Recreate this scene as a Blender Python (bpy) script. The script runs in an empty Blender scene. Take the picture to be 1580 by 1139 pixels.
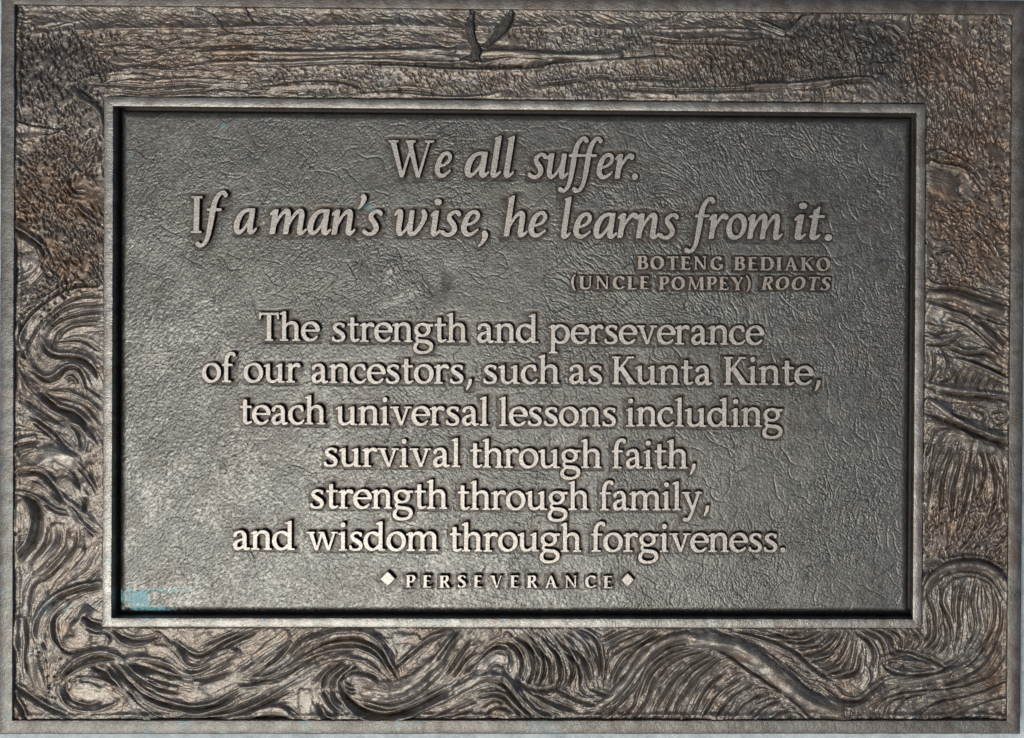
import bpy, math, random
import numpy as np
from mathutils import Matrix, Vector

# One bronze plaque lying on a pale stone. Lengths are measured in plaque units (1 unit = 0.58 mm),
# x to the right, y up the plaque, z out of it; z = 0 is the top of its raised frames.
U = 0.00058
TILT = Matrix.Rotation(math.radians(3), 4, 'X')

# ---------------------------------------------------------------- camera
SC = bpy.context.scene
CAM_R = np.array([[0.9998843382, -0.0067460675, -0.0136308767], [0.0068152551, 0.9999640962, 0.0050357332], [0.0135964159, -0.0051280487, 0.9998944147]])
CAM_C = np.array([286.635, 184.933, 1509.55])
FOC, PX, PY = 1500.0, 1102.861, 387.911
cam_data = bpy.data.cameras.new('camera')
cam = bpy.data.objects.new('camera', cam_data)
SC.collection.objects.link(cam)
cam_data.sensor_fit = 'HORIZONTAL'
cam_data.sensor_width = 36.0
cam_data.lens = FOC/1580*36.0
cam_data.shift_x = (790-PX)/1580
cam_data.shift_y = (PY-569.5)/1580
cam_data.clip_start = 0.01
cam_data.clip_end = 100.0
M = Matrix([list(CAM_R[i])+[CAM_C[i]*U] for i in range(3)]+[[0, 0, 0, 1]])
cam.matrix_world = TILT @ M
SC.camera = cam

# ---------------------------------------------------------------- sky, sun, exposure
SUN_LOCAL = Vector((-0.34, -0.40, 0.85)).normalized()      # towards the sun, in plaque axes
sun_dir = (TILT.to_3x3() @ SUN_LOCAL).normalized()
world = bpy.data.worlds.new('World')
SC.world = world
world.use_nodes = True
wn = world.node_tree.nodes
wl = world.node_tree.links
bg = wn['Background']
sky = wn.new('ShaderNodeTexSky')
sky.sky_type = 'NISHITA'
sky.sun_disc = False
sky.sun_elevation = math.asin(sun_dir.z)
sky.sun_rotation = math.atan2(sun_dir.x, sun_dir.y)
sky.air_density = 0.7
sky.dust_density = 6.0
sky.ozone_density = 0.6
wl.new(sky.outputs[0], bg.inputs[0])
bg.inputs[1].default_value = 0.115
sun_data = bpy.data.lights.new('sun', 'SUN')
sun_data.energy = 1.4
sun_data.angle = math.radians(12)
sun_data.color = (1.0, 0.985, 0.95)
sun = bpy.data.objects.new('sun', sun_data)
SC.collection.objects.link(sun)
sun.rotation_euler = sun_dir.to_track_quat('Z', 'Y').to_euler()
SC.view_settings.view_transform = 'Standard'
SC.view_settings.look = 'None'
SC.view_settings.exposure = -0.05
SC.view_settings.gamma = 1.0
SC.view_settings.use_curve_mapping = False

rng = np.random.default_rng(11)

# ---------------------------------------------------------------- survey of the plaque
def at(u, v, z=0.0):
    """where the ray through a surveyed point of the plaque meets the level z"""
    u = np.asarray(u, float); v = np.asarray(v, float)
    d = np.stack([(u-PX)/FOC, (PY-v)/FOC, -np.ones_like(u)], -1) @ CAM_R.T
    t = (z-CAM_C[2])/d[..., 2]
    return np.stack([CAM_C[0]+d[..., 0]*t, CAM_C[1]+d[..., 1]*t], -1)

FX, FY, FW = 620.0, 394.6, 14.3          # inner frame: half opening and rail width
OX, OY = 769.7, 551.2                    # inner edge of the outer frame
OW = 22.0                                # outer rail width
PANEL_Z, REL_Z, LET_Z = -9.0, -6.5, -4.2

# ---------------------------------------------------------------- small helpers
def tag(o, label=None, category=None, group=None, kind=None):
    for k, v in (('label', label), ('category', category), ('group', group), ('kind', kind)):
        if v: o[k] = v
    return o

def link(name, me, mats, parent=None):
    o = bpy.data.objects.new(name, me)
    SC.collection.objects.link(o)
    for m in mats if isinstance(mats, (list, tuple)) else [mats]:
        me.materials.append(m)
    if parent: o.parent = parent
    return o

def empty(name, parent=None):
    o = bpy.data.objects.new(name, None)
    o.empty_display_size = 0.02
    SC.collection.objects.link(o)
    if parent: o.parent = parent
    return o

def vnoise(x, y, seed=0):
    """smooth value noise in about -1..1"""
    r = np.random.default_rng(seed)
    T = r.uniform(-1, 1, (256, 256))
    xi = np.floor(x).astype(int); yi = np.floor(y).astype(int)
    fx = x-xi; fy = y-yi
    fx = fx*fx*fx*(fx*(fx*6-15)+10); fy = fy*fy*fy*(fy*(fy*6-15)+10)
    a = T[yi & 255, xi & 255]; b = T[yi & 255, (xi+1) & 255]
    c = T[(yi+1) & 255, xi & 255]; d = T[(yi+1) & 255, (xi+1) & 255]
    return (a*(1-fx)+b*fx)*(1-fy)+(c*(1-fx)+d*fx)*fy

def fbm(x, y, octaves=4, seed=0, gain=0.5):
    s = 0; amp = 1.0; t = 0
    for i in range(octaves):
        s = s+amp*vnoise(x*2**i+17.3*i, y*2**i-9.1*i, seed+i); t += amp; amp *= gain
    return s/t

def worley(x, y, seed=0):
    """distance to nearest and second nearest jittered cell point"""
    r = np.random.default_rng(seed)
    J = r.uniform(0.02, 0.98, (256, 256, 2))
    xi = np.floor(x).astype(int); yi = np.floor(y).astype(int)
    f1 = np.full(x.shape, 9.0); f2 = np.full(x.shape, 9.0)
    for dx in (-1, 0, 1):
        for dy in (-1, 0, 1):
            j = J[(yi+dy) & 255, (xi+dx) & 255]
            d = np.hypot(xi+dx+j[..., 0]-x, yi+dy+j[..., 1]-y)
            f2 = np.minimum(f2, np.maximum(f1, d)); f1 = np.minimum(f1, d)
    return f1, f2

def smooth(x, a, b):
    t = np.clip((x-a)/(b-a), 0, 1)
    return t*t*(3-2*t)

def blur(a, n):
    for _ in range(n):
        p = np.pad(a, 1, mode='edge')
        a = (p[:-2, 1:-1]+p[2:, 1:-1]+p[1:-1, :-2]+p[1:-1, 2:]+4*a)/8
    return a

# ---------------------------------------------------------------- materials
def mat(name):
    m = bpy.data.materials.new(name)
    m.use_nodes = True
    nt = m.node_tree
    return m, nt, nt.nodes['Principled BSDF']

def mixc(nt, fac, a, b, mode='MIX'):
    n = nt.nodes.new('ShaderNodeMix')
    n.data_type = 'RGBA'; n.blend_type = mode
    for sock, v in ((0, fac), (6, a), (7, b)):
        if hasattr(v, 'is_linked'): nt.links.new(v, n.inputs[sock])
        else: n.inputs[sock].default_value = v if sock == 0 else (*v, 1)
    return n.outputs[2]

def noise(nt, scale, detail=4.0, rough=0.55, dist=0.0):
    c = nt.nodes.new('ShaderNodeTexCoord')
    n = nt.nodes.new('ShaderNodeTexNoise')
    n.inputs['Scale'].default_value = scale
    n.inputs['Detail'].default_value = detail
    n.inputs['Roughness'].default_value = rough
    n.inputs['Distortion'].default_value = dist
    nt.links.new(c.outputs['Object'], n.inputs['Vector'])
    return n.outputs[0]

def ramp(nt, src, a, b, lo=0.0, hi=1.0):
    n = nt.nodes.new('ShaderNodeMapRange')
    n.inputs[1].default_value = a; n.inputs[2].default_value = b
    n.inputs[3].default_value = lo; n.inputs[4].default_value = hi
    nt.links.new(src, n.inputs[0])
    return n.outputs[0]

def attr(nt, name):
    n = nt.nodes.new('ShaderNodeAttribute')
    n.attribute_name = name
    return n.outputs['Fac']

def bump(nt, bsdf, src, strength, dist):
    b = nt.nodes.new('ShaderNodeBump')
    b.inputs['Strength'].default_value = strength
    b.inputs['Distance'].default_value = dist
    nt.links.new(src, b.inputs['Height'])
    nt.links.new(b.outputs[0], bsdf.inputs['Normal'])

GREY = (0.122, 0.124, 0.110)
WORN = (0.33, 0.338, 0.315)
BROWN = (0.110, 0.070, 0.041)
DARK = (0.032, 0.030, 0.028)
VERD = (0.12, 0.34, 0.37)

def bronze(name, base, worn_lit, brown, use_attr=True, rough=(0.42, 0.6), metal=0.85, verd=False, brown_amt=(0.45, 0.75), bump_s=0.4, nicks=False):
    m, nt, b = mat(name)
    n1 = noise(nt, 26.0, 9.0, 0.72)
    n2 = noise(nt, 140.0, 4.0, 0.65)
    n3 = noise(nt, 700.0, 3.0, 0.6)
    col = mixc(nt, ramp(nt, n1, *brown_amt, 0.0, 0.8), base, brown)
    col = mixc(nt, ramp(nt, n2, 0.42, 0.75, 0.0, 0.35), col, worn_lit)
    col = mixc(nt, ramp(nt, n3, 0.50, 0.68, 0.0, 0.6), col, tuple(c*0.45 for c in base))
    col = mixc(nt, ramp(nt, n3, 0.46, 0.30, 0.0, 0.55), col, worn_lit)
    if use_attr:
        col = mixc(nt, attr(nt, 'brown'), col, brown)
        col = mixc(nt, attr(nt, 'dark'), col, DARK)
        col = mixc(nt, attr(nt, 'worn_lit'), col, worn_lit)  # rubbed wear, plus the painted light of crests and a dent
    met = None
    if verd:
        va = attr(nt, 'verdigris')
        col = mixc(nt, va, col, VERD)
        met = ramp(nt, va, 0.0, 0.6, metal, 0.0)
    nt.links.new(col, b.inputs['Base Color'])
    if met: nt.links.new(met, b.inputs['Metallic'])
    else: b.inputs['Metallic'].default_value = metal
    nt.links.new(ramp(nt, n2, 0.3, 0.7, *rough), b.inputs['Roughness'])
    if nicks:
        mx = nt.nodes.new('ShaderNodeMath'); mx.operation = 'MULTIPLY_ADD'; mx.inputs[1].default_value = 2.2
        nt.links.new(n2, mx.inputs[0]); nt.links.new(n3, mx.inputs[2])
        bump(nt, b, mx.outputs[0], bump_s, 0.0008)
    else: bump(nt, b, n3, bump_s, 0.0006)
    return m

M_FRAME = bronze('rubbed bronze', (0.165, 0.170, 0.158), (0.37, 0.38, 0.355), (0.12, 0.092, 0.066), True, (0.34, 0.46), 0.8, verd=True, nicks=True)
M_RAIL = bronze('weathered rim bronze', (0.098, 0.101, 0.094), (0.23, 0.235, 0.22), (0.085, 0.063, 0.046), True, (0.38, 0.52), 0.75, verd=True, nicks=True)
M_RELIEF = bronze('carved bronze', GREY, WORN, BROWN, True, (0.33, 0.45), 0.64, verd=True, brown_amt=(0.4, 0.7))
M_PANEL = bronze('leather grained bronze', (0.076, 0.081, 0.076), (0.215, 0.22, 0.20), (0.070, 0.060, 0.047), True, (0.36, 0.47), 0.8, verd=True, brown_amt=(0.55, 0.85))
M_LETTER = bronze('polished letter faces', (0.27, 0.265, 0.242), (0.43, 0.425, 0.395), (0.19, 0.165, 0.135), False, (0.40, 0.50), 0.95, brown_amt=(0.5, 0.9))
M_SMALL = bronze('small letter faces', (0.25, 0.235, 0.205), (0.37, 0.35, 0.31), (0.19, 0.16, 0.125), False, (0.36, 0.48), 0.9, brown_amt=(0.4, 0.8))
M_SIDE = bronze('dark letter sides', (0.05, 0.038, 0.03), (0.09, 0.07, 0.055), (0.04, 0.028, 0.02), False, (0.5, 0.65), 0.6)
M_DARK = bronze('dark recess patina', (0.03, 0.027, 0.025), (0.06, 0.055, 0.05), (0.04, 0.028, 0.02), True, (0.45, 0.6), 0.7, verd=True)
M_BIRD = bronze('dark bird patina', (0.052, 0.050, 0.046), (0.11, 0.105, 0.095), (0.05, 0.038, 0.028), False, (0.45, 0.6), 0.55)

m, nt, b = mat('pale stone')
n1 = noise(nt, 60.0, 6.0, 0.65); n2 = noise(nt, 420.0, 3.0, 0.6)
col = mixc(nt, ramp(nt, n1, 0.35, 0.7), (0.46, 0.54, 0.55), (0.26, 0.32, 0.34))
col = mixc(nt, ramp(nt, n2, 0.5, 0.75, 0, 0.5), col, (0.60, 0.64, 0.63))
nt.links.new(col, b.inputs['Base Color']); b.inputs['Roughness'].default_value = 0.85
bump(nt, b, n2, 0.6, 0.001)
M_STONE = m
# ---------------------------------------------------------------- lettering
# Every letter is drawn as pen strokes of changing width (x, y, half width) and
# convex slabs (stems, serifs), in units where the x-height (caps: the cap height) is 100.
def _spline(pts, step=1.6):
    P = [np.array(p, float) for p in pts]
    if len(P) == 2:
        n = max(2, int(np.hypot(*(P[1]-P[0])[:2])/step))
        return np.array([P[0]+(P[1]-P[0])*t for t in np.linspace(0, 1, n)])
    Q = [2*P[0]-P[1]] + P + [2*P[-1]-P[-2]]
    out = []
    for i in range(1, len(Q)-2):
        a, b, c, d = Q[i-1:i+3]
        n = max(2, int(np.hypot(*(c-b)[:2])/step))
        for t in np.linspace(0, 1, n, endpoint=False):
            out.append(0.5*((2*b)+(c-a)*t+(2*a-5*b+4*c-d)*t*t+(3*b-a-3*c+d)*t**3))
    out.append(P[-1])
    return np.array(out)

def S(*pts): return ('s', _spline(pts))
def Q(*pts): return ('q', np.array(pts, float))
def R(x0, y0, x1, y1): return Q((x0, y0), (x1, y0), (x1, y1), (x0, y1))
def A(cx, cy, rx, ry, a0, a1, thick, thin, phi=10.0, pw=1.4):
    n = max(6, int(abs(a1-a0)/4))
    pts = []
    for a in np.linspace(a0, a1, n):
        t = math.radians(a)
        w = thin+(thick-thin)*abs(math.cos(t-math.radians(phi)))**pw
        pts.append((cx+rx*math.cos(t), cy+ry*math.sin(t), w))
    return ('s', np.array(pts) if n > 40 else _spline(pts, 1.6))

def stem(x, y0, y1, w=20): return Q((x-w/2, y0), (x+w/2, y0), (x+w/2, y1), (x-w/2, y1))
def foot(x, l=24, r=24, y=0, t=6.5): return Q((x-l, y), (x+r, y), (x+r-2, y+t), (x-l+2, y+t))
def flag(x, y, w=20): return [Q((x-w/2-15, y-10), (x-w/2-14, y-15), (x+w/2, y-14), (x+w/2, y+2)), ]

def roman():
    G = {}
    w = 20.0
    def arch(x0, x1, y=0):
        return [S((x0+6, 70, 4), (x0+18, 86, 5), (x0+36, 94.5, 7), (x1-12, 90, 9), (x1-1, 76, 10), (x1, 56, 10)), stem(x1, 0, 60, w)]
    G['n'] = (124, [stem(28, 0, 98, w), *flag(28, 98), foot(28), foot(97, 23, 23)] + arch(28, 97))
    G['m'] = (190, [stem(28, 0, 98, w), *flag(28, 98), foot(28), foot(95, 22, 22), foot(162, 22, 24)] + arch(28, 95) + arch(95, 162))
    G['h'] = (124, [stem(28, 0, 152, w), *flag(28, 153), foot(28), foot(97, 23, 23)] + arch(28, 97))
    G['u'] = (128, [stem(27, 30, 97, w), *flag(27, 98), stem(96, 0, 97, w), *flag(96, 98), foot(104, 6, 20),
                    S((27, 40, 10), (29, 20, 9.5), (40, 7, 7.5), (56, 5, 6), (74, 11, 5), (90, 26, 4))])
    G['i'] = (62, [stem(31, 0, 98, w), *flag(31, 98), foot(31), S((31, 135, 12.5), (31.5, 135, 12.5))])
    G['l'] = (62, [stem(31, 0, 152, w), *flag(31, 153), foot(31)])
    G['r'] = (87, [stem(28, 0, 98, w), *flag(28, 98), foot(28, 24, 27),
                   S((32, 66, 4), (42, 82, 5), (58, 92, 7.5), (72, 91, 9), (78, 86, 8))])
    G['o'] = (116, [A(58, 49.5, 44, 46, 0, 360, 11, 5, 12)])
    G['c'] = (96, [A(56, 49.5, 43, 46, 62, 300, 11, 5, 12), S((75, 88, 6), (80, 78, 7.5), (81, 74, 7)),
                   S((76, 10, 5), (86, 18, 4), (90, 23, 3))])
    G['e'] = (103, [A(55, 49.5, 42, 46, -8+20, 305, 11, 5, 14), Q((18, 50), (96, 50), (96, 58), (18, 58)),
                    S((96, 56, 5), (90, 76, 8), (78, 90, 7)), S((76, 9, 6), (86, 17, 4.5), (92, 24, 3))])
    G['d'] = (131, [A(52, 49, 40, 45, 50, 320, 11, 5, 10), stem(97, 0, 152, w), *flag(97, 153), foot(108, 9, 18),
                    S((76, 86, 5), (84, 80, 5), (92, 72, 4)), S((82, 20, 5), (92, 28, 4))])
    G['p'] = (129, [stem(28, -52, 98, w), *flag(28, 98), foot(28, 24, 27, -52),
                    A(70, 49.5, 42, 45, -140, 140, 11, 5, -8)])
    G['a'] = (107, [S((22, 76, 9), (26, 86, 7), (44, 95, 5.5), (62, 92, 8), (73, 78, 10), (75, 60, 10)), stem(75, 12, 62, w),
                    S((75, 18, 9), (80, 6, 7.5), (90, 4, 5.5), (102, 8, 3)),
                    S((72, 56, 4), (52, 52, 5), (32, 42, 7.5), (22, 26, 10), (27, 10, 9), (40, 5, 7), (56, 10, 5.5), (72, 24, 4))])
    G['s'] = (91, [S((73, 84, 7), (70, 90, 5.5), (50, 95, 5), (30, 88, 7), (23, 75, 9), (31, 62, 9.5), (48, 52, 10.5), (66, 40, 10),
                     (74, 26, 9), (68, 11, 7), (50, 4, 5), (30, 5, 5), (17, 12, 6), (15, 19, 6)),
                   Q((69, 74), (77, 74), (79, 94), (73, 94)), Q((11, 4), (17, 4), (19, 26), (11, 27))])
    G['t'] = (75, [stem(34, 20, 128, w), Q((24, 96), (44, 96), (44, 130), (37, 126)), Q((8, 86), (72, 86), (70, 95.5), (8, 95.5)),
                   S((34, 26, 10), (36, 12, 9), (45, 5, 7), (58, 6, 5), (72, 13, 3))])
    G['f'] = (76, [stem(32, 0, 112, w), foot(32, 24, 30), Q((8, 86), (70, 86), (68, 95), (8, 95)),
                   S((32, 105, 10), (36, 128, 9.5), (48, 146, 7.5), (62, 151, 7), (75, 148, 7.5), (78, 141, 7.5))])
    G['g'] = (120, [A(54, 65, 36, 30, 0, 360, 9.5, 5, 10), Q((76, 84), (114, 84), (117, 96), (84, 94)),
                    S((36, 40, 4.5), (24, 28, 5.5), (22, 16, 6.5), (34, 7, 7.5), (56, 4, 8), (84, 0, 9), (103, -14, 9.5), (103, -34, 9),
                      (86, -50, 6.5), (58, -55.5, 6), (30, -52, 7.5), (14, -39, 9), (13, -22, 8.5), (24, -6, 6), (38, 5, 4.5))])
    G['v'] = (120, [Q((14, 97), (36, 97), (69, 0), (56, 0)), Q((92, 97), (104, 97), (69, 0), (60, 0)), foot(24, 24, 25, 90.5), foot(99, 22, 21, 90.5)])
    G['w'] = (180, [Q((14, 97), (35, 97), (65, 0), (52, 0)), Q((84, 97), (95, 97), (65, 0), (55, 0)), Q((80, 97), (100, 97), (132, 0), (119, 0)),
                    Q((154, 97), (165, 97), (132, 0), (121, 0)), foot(24, 24, 24, 90.5), foot(160, 20, 21, 90.5), foot(88, 22, 14, 90.5)])
    G['y'] = (120, [Q((12, 97), (34, 97), (72, -2), (58, -2)), S((98, 96, 6), (80, 44, 6.5), (62, -6, 7), (48, -36, 7.5), (36, -50, 7.5), (22, -52, 8)),
                    foot(24, 24, 25, 90.5), foot(97, 22, 21, 90.5), S((20, -50, 9), (17, -47, 8))])
    G['.'] = (54, [S((27, 11, 12.5), (27.5, 11, 12.5))])
    G[','] = (56, [S((32, 16, 9), (30, 2, 8), (22, -16, 5.5), (14, -29, 3.5)), Q((24, 24), (42, 26), (40, 6), (24, 6))])
    return G

def caps(st=20.0, th=8.0):
    G = {}
    h = st/2
    u = th/2
    sf = max(5.0, th*0.75)
    def f(x, l=None, r=None): l = l or h+9; r = r or h+9; return Q((x-l, 0), (x+r, 0), (x+r-1.5, sf), (x-l+1.5, sf))
    def t(x, l=None, r=None): l = l or h+9; r = r or h+9; return Q((x-l+1.5, 100-sf), (x+r-1.5, 100-sf), (x+r, 100), (x-l, 100))
    def v(x, a=0, b=100): return Q((x-h, a), (x+h, a), (x+h, b), (x-h, b))
    hw = h*1.08
    G['I'] = (44, [v(22), f(22), t(22)])
    G['T'] = (82, [v(41), f(41), Q((5, 100-th), (77, 100-th), (77, 100), (5, 100)), Q((3, 78), (8, 78), (13, 100), (4, 102)), Q((74, 78), (79, 78), (78, 102), (69, 100))])
    G['L'] = (70, [v(22), f(22), t(22), Q((22, 0), (62, 0), (62, th), (22, th)), Q((58, 0), (65, 0), (69, 25), (64, 25))])
    G['E'] = (74, [v(22), f(22), t(22), Q((22, 0), (64, 0), (64, th), (22, th)), Q((60, 0), (66, 0), (70, 25), (65, 25)), Q((22, 100-th), (62, 100-th), (62, 100), (22, 100)),
                   Q((60, 78), (65, 78), (64, 101), (57, 100)), Q((22, 49), (54, 49), (54, 49+th), (22, 49+th)), Q((50, 38), (55, 38), (55, 66), (50, 66))])
    G['B'] = (78, [v(22), f(22), t(22), S((20, 100-u, u), (42, 100-u, u), (56, 93, u+3), (60, 76, h), (52, 58, u+3), (40, 53, u), (22, 53, u)),
                   S((22, 53, u), (44, 53, u), (60, 46, u+3), (67, 28, h), (58, 9, u+3), (42, u, u), (20, u, u))])
    G['P'] = (74, [v(22), f(22, None, h+12), t(22), S((20, 100-u, u), (42, 100-u, u), (58, 92, u+3), (63, 73, h), (55, 52, u+3), (40, 45, u), (28, 46, u))])
    G['R'] = (82, [v(22), f(22), t(22), S((20, 100-u, u), (42, 100-u, u), (57, 92, u+3), (61, 75, h), (53, 56, u+3), (38, 50, u), (28, 51, u)),
                   Q((34, 53), (50, 53), (78, 6), (60, 0)), Q((60, 0), (86, 0), (85, 5), (66, 9))])
    G['D'] = (94, [v(22), f(22), t(22), S((20, 100-u, u), (44, 100-u, u+.5), (66, 90, u+4), (81, 66, h), (82, 42, h), (70, 14, u+4), (46, u, u+.5), (20, u, u))])
    G['O'] = (98, [A(49, 50, 44-h*.9, 50-u, 0, 360, hw, u+.5, 10)])
    G['C'] = (86, [A(50, 50, 44-h*.9, 50-u, 48, 312, hw, u+.5, 10), Q((72, 68), (78, 68), (78, 97), (70, 90)), S((72, 13, u), (79, 20, u-.5), (82, 25, 2.5))])
    G['G'] = (94, [A(50, 50, 44-h*.9, 50-u, 48, 300, hw, u+.5, 10), Q((72, 70), (78, 70), (78, 98), (71, 91)), Q((66, 6), (66+st, 12), (66+st, 44), (66, 44)), Q((56, 38), (95, 38), (95, 44), (56, 44))])
    G['U'] = (96, [v(22, 30, 100), t(22), t(78, 17, 15), Q((78-u, 36), (78+u, 36), (78+u, 100), (78-u, 100)),
                   S((22, 36, h), (24, 18, h*.95), (36, 6, u+3), (50, u, u+1), (66, 8, u+1), (76, 22, u), (78, 38, u))])
    G['N'] = (100, [Q((20-u, 0), (20+u, 0), (20+u, 100), (20-u, 100)), f(20, 15, 15), Q((6, 100), (28, 100), (86, 0), (74, 0)), Q((80-u, 0), (80+u, 0), (80+u, 100), (80-u, 100)), t(80, 15, 15), Q((5, 100-sf), (28, 100-sf), (26, 100), (5, 100))])
    G['M'] = (116, [Q((18-u, 0), (18+u, 0), (24+u, 100), (24-u, 100)), f(18, 14, 15), Q((14, 100), (33, 100), (64, 4), (53, 0)), Q((88, 100), (96, 100), (64, 2), (54, 0)), Q((88, 100), (88+st*.9, 100), (98+h, 0), (98-h, 0)), f(98), Q((10, 100-sf), (30, 100-sf), (30, 100), (10, 100)), Q((90, 100-sf), (112, 100-sf), (112, 100), (90, 100))])
    G['A'] = (96, [Q((42, 101), (54, 103), (20+u, 0), (14-u+2, 0)), Q((42, 98), (54, 103), (90, 0), (90-st*1.08, 0)), f(17, 14, 15), f(80, h+10, h+8), Q((28, 32), (66, 32), (66, 32+th*.85), (28, 32+th*.85))])
    G['V'] = (94, [Q((8, 100), (8+st*1.08, 100), (54, -2), (44, -2)), Q((74, 100), (74+th, 100), (54, -2), (46, -2)), t(18, h+9, h+9), t(78, 15, 14)])
    G['Y'] = (90, [v(45, 0, 46), f(45), Q((5, 100), (5+st*1.1, 100), (55, 42), (36, 42)), Q((72, 100), (72+th*1.1, 100), (54, 42), (44, 46)), t(16, h+8, h+8), t(76, 15, 13)])
    G['K'] = (94, [v(22), f(22), t(22), Q((66, 100), (66+th*1.4, 100), (32, 46), (30, 56)), Q((34, 56), (48, 62), (92, 3), (72, 0)), Q((66, 0), (96, 0), (95, 5.5), (72, 8)), t(74, 14, 14)])
    G['S'] = (70, [S((58, 84, u+1.5), (52, 93, u), (38, 96, u), (23, 91, u+3), (16, 77, h*.92), (23, 63, h*.95), (36, 53, h*1.02), (50, 42, h*1.0), (56, 26, h*.92), (48, 10, u+3), (34, 4, u), (20, 6, u+.5), (12, 15, u+1.5)),
                   Q((54, 72), (60, 72), (61, 98), (54, 95)), Q((8, 2), (15, 5), (15, 30), (9, 30))])
    G['W'] = (146, [Q((8, 100), (8+st*1.1, 100), (54, -2), (44, -2)), Q((76, 100), (76+th, 100), (54, -2), (46, -2)), Q((58, 100), (58+st*1.1, 100), (104, -2), (94, -2)), Q((126, 100), (126+th, 100), (104, -2), (96, -2)), t(18, h+9, h+9), t(72, h+10, h+8), t(130, 16, 14)])
    G['('] = (44, [S((36, 112, 3), (22, 86, 6), (15, 52, 8.5), (21, 14, 6.5), (35, -14, 3))])
    G[')'] = (44, [S((8, 112, 3), (22, 86, 6), (29, 52, 8.5), (23, 14, 6.5), (9, -14, 3))])
    return G

def italic():
    G = {}
    w = 20.5
    h = w/2
    ent = lambda x, y=97: S((x-17, y-19, 3.5), (x-8, y-8, 4.5), (x-1, y-5, 6))
    top = lambda x, y=97: Q((x-h-8, y-11), (x-h+4, y-17), (x+h, y-10), (x+h, y+2))
    ext = lambda x: S((x, 22, h), (x+1, 10, h*.95), (x+8, 5, 7), (x+18, 11, 5), (x+26, 20, 3.5))
    br = lambda a, b: S((a+4, 26, 4), (a+12, 50, 4.5), (a+26, 78, 5.5), (a+41, 91, 7.5), (b-4, 89, 9.5), (b, 74, h), (b, 50, h))
    st = lambda x, a, b: Q((x-h, a), (x+h, a+3), (x+h, b), (x-h, b))
    G['n'] = (98, [st(20, 0, 90), top(20), ent(20), br(20, 74), st(74, 16, 60), ext(74)])
    G['m'] = (152, [st(20, 0, 90), top(20), ent(20), br(20, 73), st(73, 0, 60), br(73, 127), st(127, 16, 60), ext(127)])
    G['h'] = (98, [st(20, 0, 152), top(20, 160), br(20, 74), st(74, 16, 60), ext(74)])
    G['l'] = (50, [st(20, 16, 155), top(20, 162), ext(20)])
    G['i'] = (50, [st(20, 16, 90), top(20), ent(20), ext(20), S((19, 132, 11.5), (24, 131, 11.5))])
    G['t'] = (58, [st(22, 18, 118), Q((12, 96), (32, 96), (33, 132), (24, 126)), Q((-2, 86), (54, 86), (56, 95), (0, 95)), ext(22)])
    G['u'] = (98, [st(20, 26, 90), top(20), ent(20), S((20, 34, h), (22, 14, 9.5), (33, 5, 7), (46, 13, 5), (60, 36, 4.5), (70, 62, 4)), st(74, 16, 97), ext(74)])
    G['a'] = (98, [S((74, 91, 6), (58, 93, 6), (38, 84, 7.5), (23, 60, 10), (18, 32, 11), (23, 11, 9.5), (35, 6, 7), (50, 18, 5), (64, 44, 4.5), (74, 76, 4)), st(75, 16, 98), ext(75)])
    G['e'] = (84, [S((24, 42, 4), (44, 47, 4.5), (62, 60, 6), (68, 77, 7.5), (60, 91, 7), (46, 93, 6.5), (30, 80, 8.5), (20, 52, 10.5), (20, 24, 10.5), (33, 7, 8.5), (52, 7, 6), (70, 20, 4), (76, 26, 3))])
    G['o'] = (94, [A(47, 49, 32, 43, 0, 360, 11, 5.5, 28)])
    G['s'] = (74, [S((64, 84, 8), (56, 92, 6.5), (42, 92, 6), (28, 80, 8), (28, 66, 9), (40, 52, 10), (52, 36, 10), (54, 20, 9), (42, 6, 7), (26, 4, 6.5), (10, 12, 7.5), (8, 14, 7.5))])
    G['r'] = (76, [st(20, 0, 90), top(20), ent(20), S((24, 28, 4), (32, 54, 4.5), (46, 80, 6), (60, 91, 8), (69, 89, 9.5), (71, 86, 9.5))])
    G['w'] = (146, [S((4, 80, 3.5), (12, 93, 6), (22, 92, 9), (25, 70, h), (25, 28, h), (32, 6, 8), (44, 8, 5), (58, 30, 4.5), (68, 62, 4.5)),
                    Q((60, 97), (78, 97), (80, 26), (60, 26)), S((70, 34, h), (74, 10, 9), (86, 5, 7), (102, 20, 7), (118, 52, 8), (122, 78, 9.5), (114, 93, 8))])
    G['f'] = (62, [S((20, -6, 8.5), (22, 40, h), (24, 100, h), (30, 132, 9), (44, 154, 7), (58, 157, 7), (66, 148, 8.5)), Q((-2, 86), (58, 86), (60, 95), (0, 95)),
                   S((20, -4, 8.5), (15, -30, 7.5), (4, -46, 6.5), (-10, -49, 7), (-18, -43, 8.5))])
    G["'"] = (34, [S((18, 148, 10.5), (21, 140, 10.5), (18, 122, 7), (9, 106, 4), (4, 101, 2.5))])
    G[','] = (44, [S((20, 10, 11), (24, 3, 11), (21, -16, 7.5), (10, -34, 4.5), (4, -40, 3))])
    G['.'] = (44, [S((20, 9, 12.5), (20.5, 9, 12.5))])
    return G

def shear(glyph, k):
    adv, prims = glyph
    out = []
    for kind, a in prims:
        a = a.copy(); a[:, 0] += k*a[:, 1]; out.append((kind, a))
    return adv, out

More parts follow.
